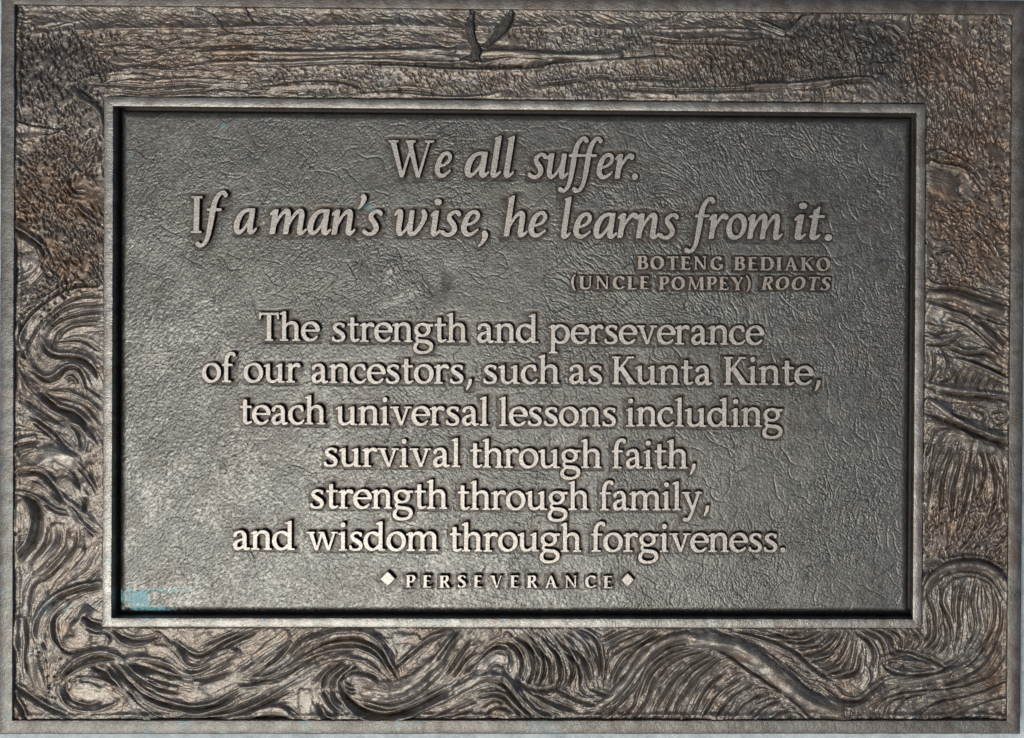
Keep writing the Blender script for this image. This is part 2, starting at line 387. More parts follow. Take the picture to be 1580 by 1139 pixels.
GRID = 2.0
def glyph_field(prims):
    """signed distance (negative inside) of one letter on a grid of GRID units; returns x0, y0, field[y, x]"""
    lo = np.min([a[:, :2].min(0) for k, a in prims], 0)-24
    hi = np.max([a[:, :2].max(0) for k, a in prims], 0)+24
    xs = np.arange(lo[0], hi[0], GRID); ys = np.arange(lo[1], hi[1], GRID)
    X, Y = np.meshgrid(xs, ys)
    D = np.full(X.shape, 99.0)
    for k, a in prims:
        if k == 's':
            for x, y, r in a:
                D = np.minimum(D, np.hypot(X-x, Y-y)-r)
        else:
            b = np.roll(a, -1, 0)
            ar = np.sum(a[:, 0]*b[:, 1]-b[:, 0]*a[:, 1])
            s = 1 if ar > 0 else -1
            d = np.full(X.shape, -99.0)
            for p, q in zip(a, b):
                e = q-p; L = math.hypot(*e)
                if L < 1e-6: continue
                d = np.maximum(d, s*((X-p[0])*e[1]-(Y-p[1])*e[0])/L)
            D = np.minimum(D, d)
    # soften corners the way sand casting does
    for _ in range(2):
        P = np.pad(D, 1, mode='edge')
        D = (P[:-2, 1:-1]+P[2:, 1:-1]+P[1:-1, :-2]+P[1:-1, 2:]+4*D)/8
    return lo[0], lo[1], D
# ---------------------------------------------------------------- the words and where they stand
ROMAN, ITAL, BOLD = roman(), italic(), caps(22, 9.5)
LIGHT = caps(15.0, 6.2)
for ch in 'TK': ROMAN[ch] = (LIGHT[ch][0]*1.46, [(k, a*1.46) for k, a in LIGHT[ch][1]])
for ch in 'WI': ITAL[ch] = (LIGHT[ch][0]*1.42, [(k, a*1.42) for k, a in LIGHT[ch][1]])
ITAL = {c: shear(g, 0.02 if c == 'I' else 0.05 if c == 'W' else 0.15) for c, g in ITAL.items()}
BITAL = {c: shear(g, 0.17) for c, g in BOLD.items()}
FONTS = {'r': (ROMAN, 2.0), 'i': (ITAL, 1.2), 'b': (BOLD, 1.0), 'bi': (BITAL, 1.0)}
# line: style, letter size, extra tracking, words as (text, left, right, base line)
LINES = [
    ('i', 39.5, 0, [('We', 600, 696.5, 272.4), ('all', 717, 794, 272.6), ('suffer.', 814.5, 984.5, 274.6)]),
    ('i', 39.8, 0, [('If', 294, 351, 359.0), ('a', 361, 397, 360.5), ("man's", 416, 590, 361.5), ('wise,', 608.5, 753, 363), ('he', 777, 844, 365),
                    ('learns', 865.5, 1047, 367), ('from', 1057, 1207, 368.5), ('it.', 1226, 1284.5, 369.5)]),
    ('b', 20.6, 6, [('BOTENG', 982.5, 1117.6, 415.4), ('BEDIAKO', 1132, 1282, 416.8)]),
    ('b', 20.4, 6, [('(UNCLE', 881, 1002.6, 445.8), ('POMPEY)', 1016, 1159.4, 446.8)]),
    ('bi', 20.4, 6, [('ROOTS', 1173.3, 1282.7, 447.0)]),
    ('r', 29.3, 0, [('The', 400, 493, 525.3), ('strength', 512.8, 720.4, 527), ('and', 736.8, 830.6, 528.5), ('perseverance', 847, 1178.7, 530)]),
    ('r', 29.3, 0, [('of', 312, 363, 589.5), ('our', 376, 463.5, 589.7), ('ancestors,', 481, 728, 590.8), ('such', 746, 863, 591.8), ('as', 878.7, 928.7, 592.2),
                    ('Kunta', 944.6, 1099, 592.8), ('Kinte,', 1117, 1265.8, 593.5)]),
    ('r', 29.3, 0, [('teach', 370.8, 502, 654.4), ('universal', 518, 754, 655.6), ('lessons', 769.7, 950, 657), ('including', 966, 1208, 657.8)]),
    ('r', 29.3, 0, [('survival', 500, 710, 720), ('through', 726, 928.5, 721.5), ('faith,', 944.4, 1073, 722.5)]),
    ('r', 29.3, 0, [('strength', 479.6, 690, 784.5), ('through', 706.7, 908.4, 786.3), ('family,', 925.6, 1094, 787)]),
    ('r', 29.3, 0, [('and', 360, 454.5, 848.2), ('wisdom', 472.8, 676, 849.3), ('through', 694.3, 896.5, 850.7), ('forgiveness.', 912.4, 1212, 851.2)]),
    ('b', 19.2, 40, [('PERSEVERANCE', 625.2, 945.8, 906.8)]),
]

_fields = {}
def field(style, ch):
    if (style, ch) not in _fields:
        g, grow = FONTS[style]
        adv, prims = g[ch]
        x0, y0, D = glyph_field(prims)
        _fields[style, ch] = (adv, x0, y0, D-grow)
    return _fields[style, ch]

def inside_span(f):
    _, x0, y0, D = f
    c = np.where((D < 0).any(0))[0]
    return x0+c[0]*GRID, x0+c[-1]*GRID

def contours(D):
    """closed outlines of the zero level of a field, as arrays of grid coordinates"""
    Hh, W = D.shape
    seg = {}
    pt = {}
    for j, i in zip(*np.where(((D[:-1, :-1] < 0) | (D[1:, :-1] < 0) | (D[:-1, 1:] < 0) | (D[1:, 1:] < 0)) &
                              ~((D[:-1, :-1] < 0) & (D[1:, :-1] < 0) & (D[:-1, 1:] < 0) & (D[1:, 1:] < 0)))):
        c = [D[j, i], D[j, i+1], D[j+1, i+1], D[j+1, i]]
        P = [(i, j), (i+1, j), (i+1, j+1), (i, j+1)]
        ent, ext = [], []
        for k in range(4):
            a, b_ = c[k], c[(k+1) % 4]
            if (a < 0) != (b_ < 0):
                t = a/(a-b_)
                p, q = P[k], P[(k+1) % 4]
                key = (min(p, q), max(p, q))
                pt[key] = (p[0]+(q[0]-p[0])*t, p[1]+(q[1]-p[1])*t)
                (ext if a < 0 else ent).append((k, key))
        if len(ent) == 1: seg[ext[0][1]] = ent[0][1]
        else:
            for k, key in ext:
                best = min(ent, key=lambda e: (e[0]-k) % 4)
                seg[key] = best[1]
    loops = []
    while seg:
        s, n = seg.popitem()
        loop = [s]
        while n != s and n in seg:
            loop.append(n); n = seg.pop(n)
        if len(loop) > 5:
            a = np.array([pt[k] for k in loop])
            for _ in range(2): a = (np.roll(a, 1, 0)+2*a+np.roll(a, -1, 0))/4
            loops.append(a)
    return loops

def outline_mesh(loops, depth, bevel, base):
    """a raised letter: outlines (in plaque units) filled, thickened and rounded at the top edge"""
    cu = bpy.data.curves.new('outline', 'CURVE')
    cu.dimensions = '2D'; cu.fill_mode = 'BOTH'
    cu.extrude = depth/2*U-bevel*U; cu.bevel_depth = bevel*U; cu.bevel_resolution = 1
    for lp in loops:
        sp = cu.splines.new('POLY')
        sp.points.add(len(lp)-1)
        sp.points.foreach_set('co', np.column_stack([lp*U, np.zeros(len(lp)), np.ones(len(lp))]).ravel())
        sp.use_cyclic_u = True
    ob = bpy.data.objects.new('outline', cu)
    me = bpy.data.meshes.new_from_object(ob)
    bpy.data.objects.remove(ob); bpy.data.curves.remove(cu)
    n = len(me.vertices)
    co = np.empty(n*3); me.vertices.foreach_get('co', co); co = co.reshape(-1, 3)
    co[:, 2] += (base+depth/2)*U
    me.vertices.foreach_set('co', co.ravel()); me.update()
    nz = np.empty(len(me.polygons)*3); me.polygons.foreach_get('normal', nz)
    me.materials.clear()
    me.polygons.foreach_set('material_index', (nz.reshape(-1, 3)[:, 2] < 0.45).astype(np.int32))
    me.polygons.foreach_set('use_smooth', np.zeros(len(me.polygons), bool))
    return me

def lay_words():
    """every letter with its place: (line no, word no, style, char, scale x, scale y, origin)"""
    out = []
    for li, (style, size, track, words) in enumerate(LINES):
        for wi, (txt, x0, x1, base) in enumerate(words):
            a = at(x0, base, LET_Z); b_ = at(x1, base, LET_Z)
            pen = 0; pos = []
            for ch in txt:
                f = field(style, ch)
                pos.append((ch, pen)); pen += f[0]+track
            l = pos[0][1]+min(inside_span(field(style, c))[0]+p for c, p in pos[:1])
            l = min(inside_span(field(style, c))[0]+p for c, p in pos)
            r = max(inside_span(field(style, c))[1]+p for c, p in pos)
            s = size/100
            k = (b_[0]-a[0])/(r-l)
            for ch, p in pos:
                jx, jy = rng.normal(0, 0.15, 2)
                # letters keep most of their own width; the spacing takes up the rest
                sx = s*(k/s)**0.75
                mid = sum(inside_span(field(style, ch)))/2
                ox = a[0]+(p+mid-l)*k-mid*sx
                if len(txt) == 1: ox = a[0]-inside_span(field(style, ch))[0]*k; sx = k
                out.append((li, wi, style, ch, sx, s, ox+jx, a[1]+jy))
    return out
PLACED = lay_words()
DIAMONDS = [(598, 893.3, 10.5, 10.5), (968.5, 895.0, 9.0, 9.5)]
# ---------------------------------------------------------------- the carved border: strokes surveyed on the plaque
# (height, reach on the left of travel, reach on the right, points). Positive strokes stand up, negative are cut in.
STROKES = [
 # --- sky and shore along the top
 (4.5, 9, 2.2, [(22,53),(60,52),(110,48),(170,46),(250,44),(320,45),(400,43),(470,42),(530,41),(620,41),(720,45),(790,44),(860,42),(930,46),(1000,48)]),
 (3, 6, 2, [(22,44),(36,48),(52,42),(75,38),(100,34)]), (2, 5, 1.5, [(60,38),(78,44),(100,38),(130,32)]),
 (-2.2, 1.5, 4, [(215,65),(245,74),(275,65),(300,61)]), (-1.6, 1.3, 3, [(150,70),(200,66),(245,68)]), (-1.8, 1.2, 3, [(255,72),(330,70),(400,68)]),
 (4, 3.5, 3, [(335,57),(365,55),(400,56),(440,54),(470,54)]),
 (5.5, 6, 4.5, [(300,84),(345,80),(400,80),(450,82),(500,82),(560,81),(620,79),(680,77),(716,77)]),
 (4.5, 4.5, 3.5, [(310,99),(360,96),(420,97),(480,95),(540,92),(600,94),(650,97)]),
 (-4, 3, 2, [(545,93),(600,89),(660,92),(710,93)]), (-4.5, 4, 2.5, [(560,98),(620,98),(690,102),(740,105)]), (-5.5, 4, 2.5, [(700,98),(740,104),(790,104),(830,102),(870,94),(940,90),(1000,87)]),
 (4, 4, 4, [(745,100),(770,92),(800,90),(845,94)]), (4, 3, 4, [(600,86),(640,84),(690,86)]), (5, 5, 5, [(740,80),(780,80),(830,83),(880,87),(930,88),(965,85)]),
 (5, 2, 12, [(400,104),(450,103),(520,100),(580,100),(640,104),(700,108),(760,106),(820,104),(870,97),(920,92),(980,88),(1040,89),(1062,99)]),
 (5, 3, 9, [(388,138),(430,130),(480,125),(520,128),(552,139)]), (-3, 2, 2.5, [(400,134),(470,124),(530,126),(562,138)]), (-2, 2, 2, [(330,131),(400,136),(460,142)]),
 (3.5, 2, 6, [(556,143),(620,144),(660,148),(700,150),(750,147),(775,141)]), (-2.5, 1.2, 2, [(690,148),(650,140),(610,138),(560,142)]),
 (-4, 1.8, 3, [(830,131),(870,127),(895,124),(915,133)]), (-3.5, 1.6, 3, [(890,120),(930,118),(950,122),(1000,120),(1050,124)]), (-3.5, 1.6, 3, [(955,135),(1000,138),(1050,140),(1105,139),(1180,137)]),
 (-3, 1.2, 1.5, [(758,118),(760,128),(757,136)]), (-3, 1.2, 1.5, [(781,114),(783,126),(784,132)]), (-2.4, 1.2, 1.5, [(795,115),(796,127)]), (-2.4, 1.2, 1.5, [(806,116),(808,128)]), (-2.4, 1.2, 1.5, [(770,120),(771,132)]),
 (4, 5, 2.5, [(1000,54),(1035,60),(1060,62),(1110,60),(1150,65),(1185,59)]), (-3, 1.5, 2, [(1005,58),(1040,65),(1100,66),(1150,68)]), (3, 3, 2, [(1005,46),(1060,46),(1120,45),(1180,48)]),
 (4.5, 4, 3.5, [(1140,132),(1180,130),(1220,130),(1260,127),(1300,122),(1340,121),(1360,130)]), (-4, 2, 3, [(1150,138),(1220,134),(1262,133),(1300,127),(1340,125),(1352,134)]),
 (-3.5, 1.5, 2.5, [(1090,84),(1098,90),(1100,100),(1096,108)]), (4, 3, 3, [(1104,101),(1110,110),(1110,120)]), (-3.5, 1.4, 2, [(1098,97),(1100,112),(1105,128)]),
 (-4, 2, 3, [(1165,35),(1190,44),(1212,52),(1228,38),(1240,24),(1262,20)]), (5, 4, 3, [(1170,32),(1192,41),(1210,48)]), (4.5, 3, 4, [(1216,52),(1233,38),(1246,28),(1266,24)]),
 (-2.5, 1.5, 2.5, [(1218,53),(1227,60),(1230,68)]), (-2.5, 1.3, 2, [(1148,85),(1149,105),(1150,125)]), (-2.5, 1.5, 2, [(1299,20),(1297,45),(1303,70),(1310,82)]),
 (4, 2.5, 2.5, [(1314,66),(1318,85),(1322,103)]), (5, 3, 3, [(1403,97),(1408,112),(1412,128),(1414,142)]), (5, 3, 3, [(1461,125),(1463,145),(1467,170),(1470,195)]), (-3, 1.5, 2, [(1416,52),(1420,75),(1422,105)]),
 (4, 2.5, 2.5, [(1500,80),(1499,100),(1503,120)]), (3.5, 2, 2, [(1524,50),(1524,70),(1527,90)]), (4, 2.5, 2.5, [(1438,130),(1444,160),(1450,185)]), (-3, 1.5, 1.5, [(1503,160),(1502,185),(1500,208)]),
 (-3, 2, 3, [(1378,40),(1390,52),(1400,66)]), (-3, 2, 3, [(1315,55),(1330,60),(1345,64)]),
 # --- bark root over the left corner
 (5, 5, 3, [(110,133),(125,124),(150,117),(180,112),(215,108),(260,109),(330,110)]), (3.5, 4, 3, [(118,128),(150,121),(200,116),(235,118)]),
 (5.5, 4, 3, [(111,134),(115,147),(130,156),(148,166),(157,180),(158,195)]), (-3.5, 2, 2, [(122,136),(135,147),(155,160)]), (-2.6, 1.8, 3, [(130,130),(180,131),(230,134),(290,130),(330,134),(400,138)]),
 (-2.6, 1.6, 3, [(180,141),(230,145),(300,140),(340,137),(400,140)]), (3, 3, 3, [(190,108),(215,103),(260,105),(320,100)]), (2.6, 3, 2, [(170,123),(230,125),(300,121),(360,126)]),
 # --- left side, upper
 (6, 2, 7, [(24,187),(45,194),(75,199),(102,201)]), (4.5, 2.5, 5, [(38,222),(55,212),(80,208),(100,203)]), (-2, 2, 2, [(30,205),(50,203),(75,204)]),
 (5, 5, 2, [(140,163),(155,176),(159,196),(152,212),(145,222)]), (4, 4, 4, [(159,228),(140,245),(115,268),(98,290),(86,304)]), (-2.5, 2, 2, [(155,222),(130,242),(108,262)]),
 (-4, 2, 2, [(110,270),(108,285),(116,297),(130,297)]), (-3, 1.6, 2, [(101,290),(110,301),(125,305)]), (3, 3, 2, [(128,270),(140,275),(150,290)]), (4.5, 3, 3, [(118,312),(128,325),(150,341)]), (-3, 2, 2, [(116,314),(126,329),(148,345)]),
 (-6, 3, 3.5, [(22,352),(40,364),(58,378),(69,395)]), (5, 2.5, 3, [(26,348),(45,361),(63,376),(74,394)]), (3, 3, 3, [(22,212),(24,250),(28,300)]),
 (4, 3, 5, [(65,380),(68,396),(60,415),(42,432),(25,440)]), (-1.8, 1.2, 1.6, [(55,382),(61,400),(51,418),(30,430)]), (-1.8, 1.2, 1.6, [(42,386),(50,402),(42,416),(28,422)]), (-1.8, 1.2, 1.6, [(32,388),(42,398),(38,410)]),
 (-2.4, 2, 2, [(80,395),(72,415),(55,435),(30,453)]), (-2, 2, 2, [(105,420),(90,440),(65,455),(48,462)]), (3, 4, 4, [(94,408),(84,428),(62,446),(38,458)]),
 # --- left side, sweeping hair
 (8, 2, 11, [(36,545),(33,525),(40,505),(58,483),(85,462),(115,447),(152,444)]), (-6, 3, 1.5, [(33,540),(31,522),(38,502),(56,480),(84,458),(114,443),(152,440)]),
 (-3, 2, 2, [(46,545),(45,530),(60,505),(90,476),(120,459),(155,453)]), (-2.4, 1.5, 2.5, [(68,512),(90,484),(120,471),(158,469)]), (-3, 1.5, 3, [(70,520),(74,510),(95,493),(125,483),(158,479)]),
 (-3, 1.5, 3, [(82,538),(83,528),(92,512),(120,497),(155,491)]), (-2.6, 1.5, 2.5, [(86,540),(90,521),(110,504),(152,500)]), (4, 4, 4, [(78,512),(98,498),(125,489),(156,485)]), (4, 5, 5, [(60,515),(82,487),(112,468),(156,461)]),
 (-7, 1.5, 3, [(66,526),(71,540),(85,549),(110,551),(130,556),(145,569),(150,582)]), (6, 6, 2, [(68,524),(76,538),(90,545),(112,546),(134,551),(148,564)]), (2.5, 3, 3, [(84,530),(120,530),(155,546)]), (-1.6, 1.3, 1.5, [(90,527),(125,525),(150,540)]),
 (6, 6, 3, [(40,548),(55,570),(70,581),(86,578),(105,564),(122,565),(132,580),(136,600)]), (-5, 3, 2, [(48,572),(70,587),(88,583),(106,569),(121,571),(129,586),(133,602)]),
 (4, 2, 3, [(98,585),(108,580),(117,586),(119,596)]), (-3, 2, 2, [(102,588),(112,585),(114,594)]), (-2.4, 1.5, 2, [(130,596),(155,613)]), (-4, 2, 2, [(36,540),(38,550),(43,553)]),
 # --- left side, folds
 (6, 9, 7, [(28,560),(38,585),(52,607),(78,630),(110,648),(135,668),(152,690)]), (-4, 2, 4, [(34,614),(60,632),(85,650),(102,658)]), (-5.5, 2.5, 3, [(62,605),(80,622),(92,632),(112,638),(135,655)]),
 (4, 5, 3, [(68,606),(92,624),(118,634),(142,655)]), (3.5, 5, 4, [(75,604),(110,607),(140,622),(157,640)]), (-2, 1.5, 2, [(90,612),(130,626),(155,655)]),
 (5, 3, 5, [(84,656),(105,650),(126,656),(136,678),(131,702)]), (-4, 2, 2, [(108,654),(120,668),(125,692)]), (-4, 1.8, 3, [(48,642),(62,652),(82,668),(100,689),(121,702)]), (-3, 1.6, 2, [(52,652),(66,664),(84,680)]), (3, 3, 3, [(90,668),(108,680),(122,697)]),
 (5, 4, 6, [(22,684),(40,676),(58,672)]), (5, 4, 5, [(22,702),(38,694),(58,690)]), (-3.5, 2, 2, [(22,690),(40,684),(60,682)]), (5, 12, 12, [(60,715),(85,702),(112,705)]), (4, 8, 8, [(120,760),(135,740),(140,712)]),
 (7, 6, 3, [(22,731),(35,722),(60,721),(80,736),(100,763),(125,786),(147,812)]), (-6, 2, 3, [(28,731),(58,730),(78,745),(95,768),(108,780)]), (5, 3, 4, [(45,742),(62,748),(80,762),(95,780)]),
 (5, 2.5, 4, [(22,757),(45,760),(65,769),(85,785),(106,790)]), (-4, 2, 2.5, [(70,775),(86,788),(104,793)]), (-3.5, 2, 3, [(95,718),(113,730),(124,750),(130,768)]), (4, 3, 2, [(113,710),(135,729),(149,757)]), (-2.6, 1.5, 1.5, [(118,720),(136,738),(148,762)]),
 (-4, 2.5, 2.5, [(129,764),(134,772),(131,782),(134,790)]), (4, 2, 2, [(125,768),(128,778),(127,786)]),
 # --- left side, lower cloak
 (8, 2.5, 6, [(28,853),(42,832),(50,802),(43,776),(26,762)]), (-7, 4, 6, [(30,860),(50,838),(60,805),(55,778),(38,764)]), (4, 4, 4, [(35,770),(32,790),(36,815)]), (-3, 2, 2, [(22,824),(35,820),(42,812)]),
 (5, 4, 4, [(88,762),(110,780),(130,808),(147,828)]), (-3.5, 2, 2, [(130,812),(140,822),(147,828)]),
 (-2.8, 2, 4, [(76,805),(75,830),(55,860),(44,884)]), (-3.4, 2, 4, [(93,812),(90,840),(70,865),(48,888)]), (-4, 2, 4, [(121,818),(119,840),(100,864),(80,886),(56,902),(48,930),(45,958)]), (-2.8, 2, 4, [(137,842),(115,867),(86,895),(66,930)]), (-2, 2, 3, [(148,850),(130,880),(100,900)]),
 (4, 4, 4, [(84,808),(82,835),(62,862)]), (4, 4, 4, [(106,815),(104,842),(85,866),(62,888)]), (4, 4, 4, [(130,826),(126,850),(105,876)]), (-2, 1.5, 1.5, [(156,878),(135,895),(118,900)]), (-2, 1.5, 1.5, [(156,886),(140,900),(122,906)]),
 (7, 4, 6, [(60,995),(54,972),(62,945),(88,917),(122,903),(157,898)]), (-5, 3, 2, [(62,998),(60,975),(68,950),(92,924),(125,910),(157,904)]), (-4, 2, 2, [(72,1005),(66,985),(70,962),(76,950)]),
 (5, 2, 6, [(92,1002),(80,982),(80,955),(96,934),(125,918),(157,909)]), (-4.5, 2, 2, [(97,1005),(86,985),(85,955),(100,938)]), (-4, 2, 3, [(92,998),(105,1007),(118,1006),(145,998)]),
 (8, 8, 8, [(112,972),(125,955),(140,935)]), (-6, 2, 3, [(130,950),(140,960),(157,965)]), (4, 2, 3, [(133,963),(146,972),(160,972)]), (-4, 2, 2, [(135,968),(148,976),(160,976)]), (4, 3, 3, [(100,985),(118,998),(142,996)]),
 (5, 3, 6, [(26,1005),(26,965),(32,953),(41,957)]), (-4, 2, 2, [(42,955),(43,985),(40,1015),(42,1040)]), (4, 6, 6, [(60,1020),(66,1045),(80,1075)]),
 # --- bottom, swirl in the corner
 (-5, 2, 3, [(22,1058),(45,1075),(75,1092),(106,1104)]), (5, 4, 2, [(24,1052),(48,1069),(78,1086),(104,1098)]), (-5, 2, 3, [(22,1070),(33,1093),(42,1109)]), (4, 3, 3, [(28,1072),(38,1090),(46,1104)]),
 (8, 6, 3, [(90,1052),(100,1035),(120,1016),(150,1005),(176,1008),(196,1020),(216,1040),(240,1055),(276,1066)]), (-5, 2, 3, [(95,1050),(108,1035),(128,1022),(150,1014),(172,1015)]), (6, 3, 2, [(102,1045),(125,1030),(150,1023),(178,1020)]),
 (-8, 3, 5, [(140,1030),(160,1040),(182,1058)]), (5, 3, 4, [(92,1052),(95,1070),(110,1090),(140,1097),(168,1090),(186,1080)]), (-4, 2, 3, [(104,1050),(102,1068),(114,1082),(138,1088),(160,1082)]), (4, 6, 6, [(118,1055),(140,1055),(158,1066)]), (5, 3, 2, [(110,1047),(140,1045),(170,1055),(192,1072)]), (-3, 2, 2, [(125,1078),(140,1084),(150,1080)]),
 (7, 4, 3, [(163,1026),(180,1050),(200,1073),(225,1093),(252,1108)]), (-6, 2, 3, [(172,1024),(195,1050),(222,1072),(258,1087),(300,1094),(336,1087),(366,1069)]), (6, 3, 3, [(180,1022),(203,1045),(228,1064),(262,1080),(300,1088),(333,1081),(364,1064)]),
 (-5, 2, 3, [(190,1024),(215,1044),(245,1062),(276,1071)]), (5, 3, 3, [(196,1022),(218,1038),(245,1052),(276,1062)]), (-5, 2, 4, [(196,1066),(215,1085),(238,1101),(255,1110)]), (5, 4, 4, [(206,1062),(235,1082),(268,1094),(305,1099),(340,1092),(374,1078)]), (-3, 2, 3, [(280,1106),(330,1100),(380,1085),(420,1065)]),
 (7, 5, 6, [(192,1013),(230,1014),(260,1022),(285,1037),(310,1037),(340,1021),(372,1003)]), (-5, 3, 3, [(198,1022),(240,1036),(280,1047),(312,1049),(352,1037)]), (-3, 1.5, 3, [(215,1018),(255,1030),(280,1042),(320,1042),(360,1022)]), (3, 5, 3, [(250,1056),(300,1062),(345,1052)]),
 (-6, 2, 4, [(268,988),(285,1003),(306,1013),(326,1005),(350,990),(388,974)]), (5, 4, 4, [(275,1000),(288,1024),(308,1028),(336,1014),(368,1000)]), (-3, 1.5, 2, [(310,998),(340,985),(365,975)]), (5, 3, 4, [(335,1006),(352,1000),(368,1003)]), (-3.5, 1.5, 2, [(345,1000),(375,985),(398,974)]),
 (-5, 2, 3, [(174,972),(195,985),(216,988),(242,983)]), (4, 4, 3, [(176,980),(196,995),(220,996),(250,985)]), (4, 3, 3, [(240,972),(256,985),(266,998)]), (-3, 2, 2, [(160,974),(170,985),(166,994)]),
 (7, 4, 3, [(366,1046),(392,1026),(416,1010),(436,999),(449,988)]), (-5, 2, 2.5, [(376,1048),(402,1034),(426,1016),(446,996)]), (5, 3, 2.5, [(280,1108),(320,1104),(362,1098),(402,1083),(442,1060),(484,1038)]), (-4, 2, 2, [(300,1110),(352,1104),(400,1090),(446,1068)]), (-4, 2, 2, [(366,1058),(392,1055),(420,1045)]),
 # --- bottom, great curl
 (-5, 2, 4, [(378,1048),(400,1052),(430,1046),(460,1031),(490,1012),(525,1003),(555,1003)]), (5, 4, 4, [(380,1040),(402,1044),(432,1036),(458,1020),(486,1000),(518,988)]), (3.5, 3, 3, [(420,1040),(445,1020),(460,1000),(480,980)]), (-2.6, 1.5, 2, [(440,1012),(462,988),(485,974)]),
 (7, 7, 4, [(450,1010),(480,990),(520,975),(556,974),(582,986),(598,1008),(612,1038)]), (-6, 3, 2, [(470,1008),(500,994),(535,987),(562,990),(585,1004),(600,1026),(612,1044)]), (7, 3, 5, [(440,1030),(470,1016),(510,1004),(548,1000),(575,1008),(595,1026),(611,1046)]), (-3, 1.5, 1.5, [(500,999),(540,993),(568,1000),(588,1016),(604,1040)]),
 (4, 5, 4, [(470,1034),(500,1022),(535,1015),(565,1022),(590,1040)]),
 (-4, 1.8, 2.5, [(482,1053),(500,1036),(522,1022)]), (-5, 2, 3, [(497,1062),(504,1041),(530,1020)]), (-5, 2, 3, [(498,1066),(508,1084),(522,1098)]), (-4, 2, 2.5, [(514,1062),(520,1044),(542,1025)]), (-4, 2, 2, [(514,1066),(519,1079),(530,1086)]), (-4, 2, 2, [(524,1054),(534,1039),(552,1028)]), (4, 3, 3, [(506,1062),(514,1042),(534,1026)]), (4, 3, 3, [(506,1068),(516,1086),(532,1098)]),
 (-4, 2, 2, [(532,1046),(548,1037),(572,1042),(588,1052)]), (9, 13, 11, [(540,1062),(572,1068),(610,1068),(640,1052),(664,1028),(690,1000),(703,974)]), (-3, 1.2, 1.2, [(534,1052),(541,1056),(548,1056)]), (-3, 1.2, 1.2, [(532,1058),(541,1062),(549,1063)]), (-3, 1.2, 1.2, [(534,1065),(542,1068),(550,1068)]),
 (-9, 4, 3.5, [(524,1056),(534,1076),(560,1096),(590,1104),(620,1099),(652,1086),(690,1066)]), (6, 4, 4, [(525,1070),(545,1098),(585,1110),(625,1106),(655,1094),(700,1072),(742,1048),(775,1039)]), (-3, 2, 2, [(560,1085),(600,1094),(640,1082),(690,1055)]), (-2.6, 1.5, 2, [(560,1078),(605,1086),(645,1070),(680,1040)]),
 (5, 3, 5, [(616,1022),(640,1000),(665,981),(692,972)]), (-4, 2, 2, [(612,1030),(636,1009),(664,988),(690,976)]), (5, 4, 3, [(648,1036),(676,1010),(702,974)]), (-4, 2, 2, [(640,1048),(672,1022),(700,985),(710,972)]),
 (-5, 2, 3, [(488,1084),(496,1099),(512,1111)]), (4, 3, 3, [(496,1086),(505,1100),(522,1108)]), (6, 6, 4, [(380,1104),(410,1092),(436,1092),(452,1106)]), (-9, 4, 4, [(392,1110),(418,1106),(446,1111)]), (-2.5, 1.5, 2, [(540,1104),(575,1105),(600,1110)]),
 (-3.5, 2, 2, [(700,1046),(718,1020),(735,1005)]), (-3.5, 2, 2, [(690,1040),(710,1010),(728,985)]), (3, 3, 2, [(704,1030),(722,1005),(748,990)]), (-3, 2, 2, [(715,1040),(738,1020),(756,1000)]),
 # --- bottom, breaking wave
 (8, 6, 5, [(735,1024),(756,1006),(776,1001),(784,1014),(782,1032)]), (6, 8, 8, [(752,1036),(770,1030),(778,1044)]), (-4, 2, 2, [(742,1016),(760,1000),(775,996)]), (4, 2, 2, [(775,985),(782,976),(790,985)]),
 (8, 6, 4, [(690,1070),(728,1047),(755,1040),(780,1046),(802,1072),(826,1096),(852,1108)]), (-6, 2.5, 2, [(735,1056),(758,1051),(776,1058),(796,1082),(822,1108)]), (6, 3, 3, [(735,1070),(770,1067),(790,1079),(818,1107)]), (-4, 2, 2, [(738,1076),(768,1073),(786,1086),(806,1106)]),
 (-3, 1.3, 2, [(742,1094),(762,1082),(782,1086)]), (-3, 1.3, 2, [(745,1104),(768,1092),(790,1098)]), (-2.6, 1.3, 2, [(700,1096),(735,1082)]), (-2.6, 1.3, 2, [(690,1106),(730,1094)]), (-2.4, 1.3, 2, [(660,1108),(700,1092),(730,1078)]),
 (-6, 2, 3, [(783,990),(799,1003),(807,1025),(800,1050)]), (-6, 2, 3, [(800,983),(820,1003),(826,1030),(815,1056)]), (-6, 2, 3, [(820,982),(836,1008),(841,1035),(830,1060)]), (-6, 2, 3, [(845,993),(862,1015),(868,1040),(861,1062)]), (-6, 2, 3, [(863,990),(881,1010),(886,1035),(878,1058)]), (-6, 2, 3, [(884,998),(905,1025),(912,1052)]), (-7, 2, 3, [(896,972),(916,985),(926,1008),(929,1046)]), (-4, 2, 2, [(880,975),(900,992),(914,1018)]), (-5, 2, 3, [(830,1000),(850,1025),(852,1055)]), (-5, 2, 2, [(870,1004),(893,1030),(896,1058)]), (-5, 2, 2, [(810,992),(830,1020),(826,1052)]),
 (5, 3, 2, [(792,985),(812,1000),(818,1028)]), (6, 3, 2.5, [(812,978),(832,1000),(838,1025)]), (6, 4, 2.5, [(835,985),(855,1010),(860,1038)]), (6, 4, 3, [(868,985),(890,1005),(900,1040)]), (7, 4, 3, [(885,978),(906,995),(920,1030)]), (5, 3, 2, [(850,980),(872,1005),(878,1035)]),
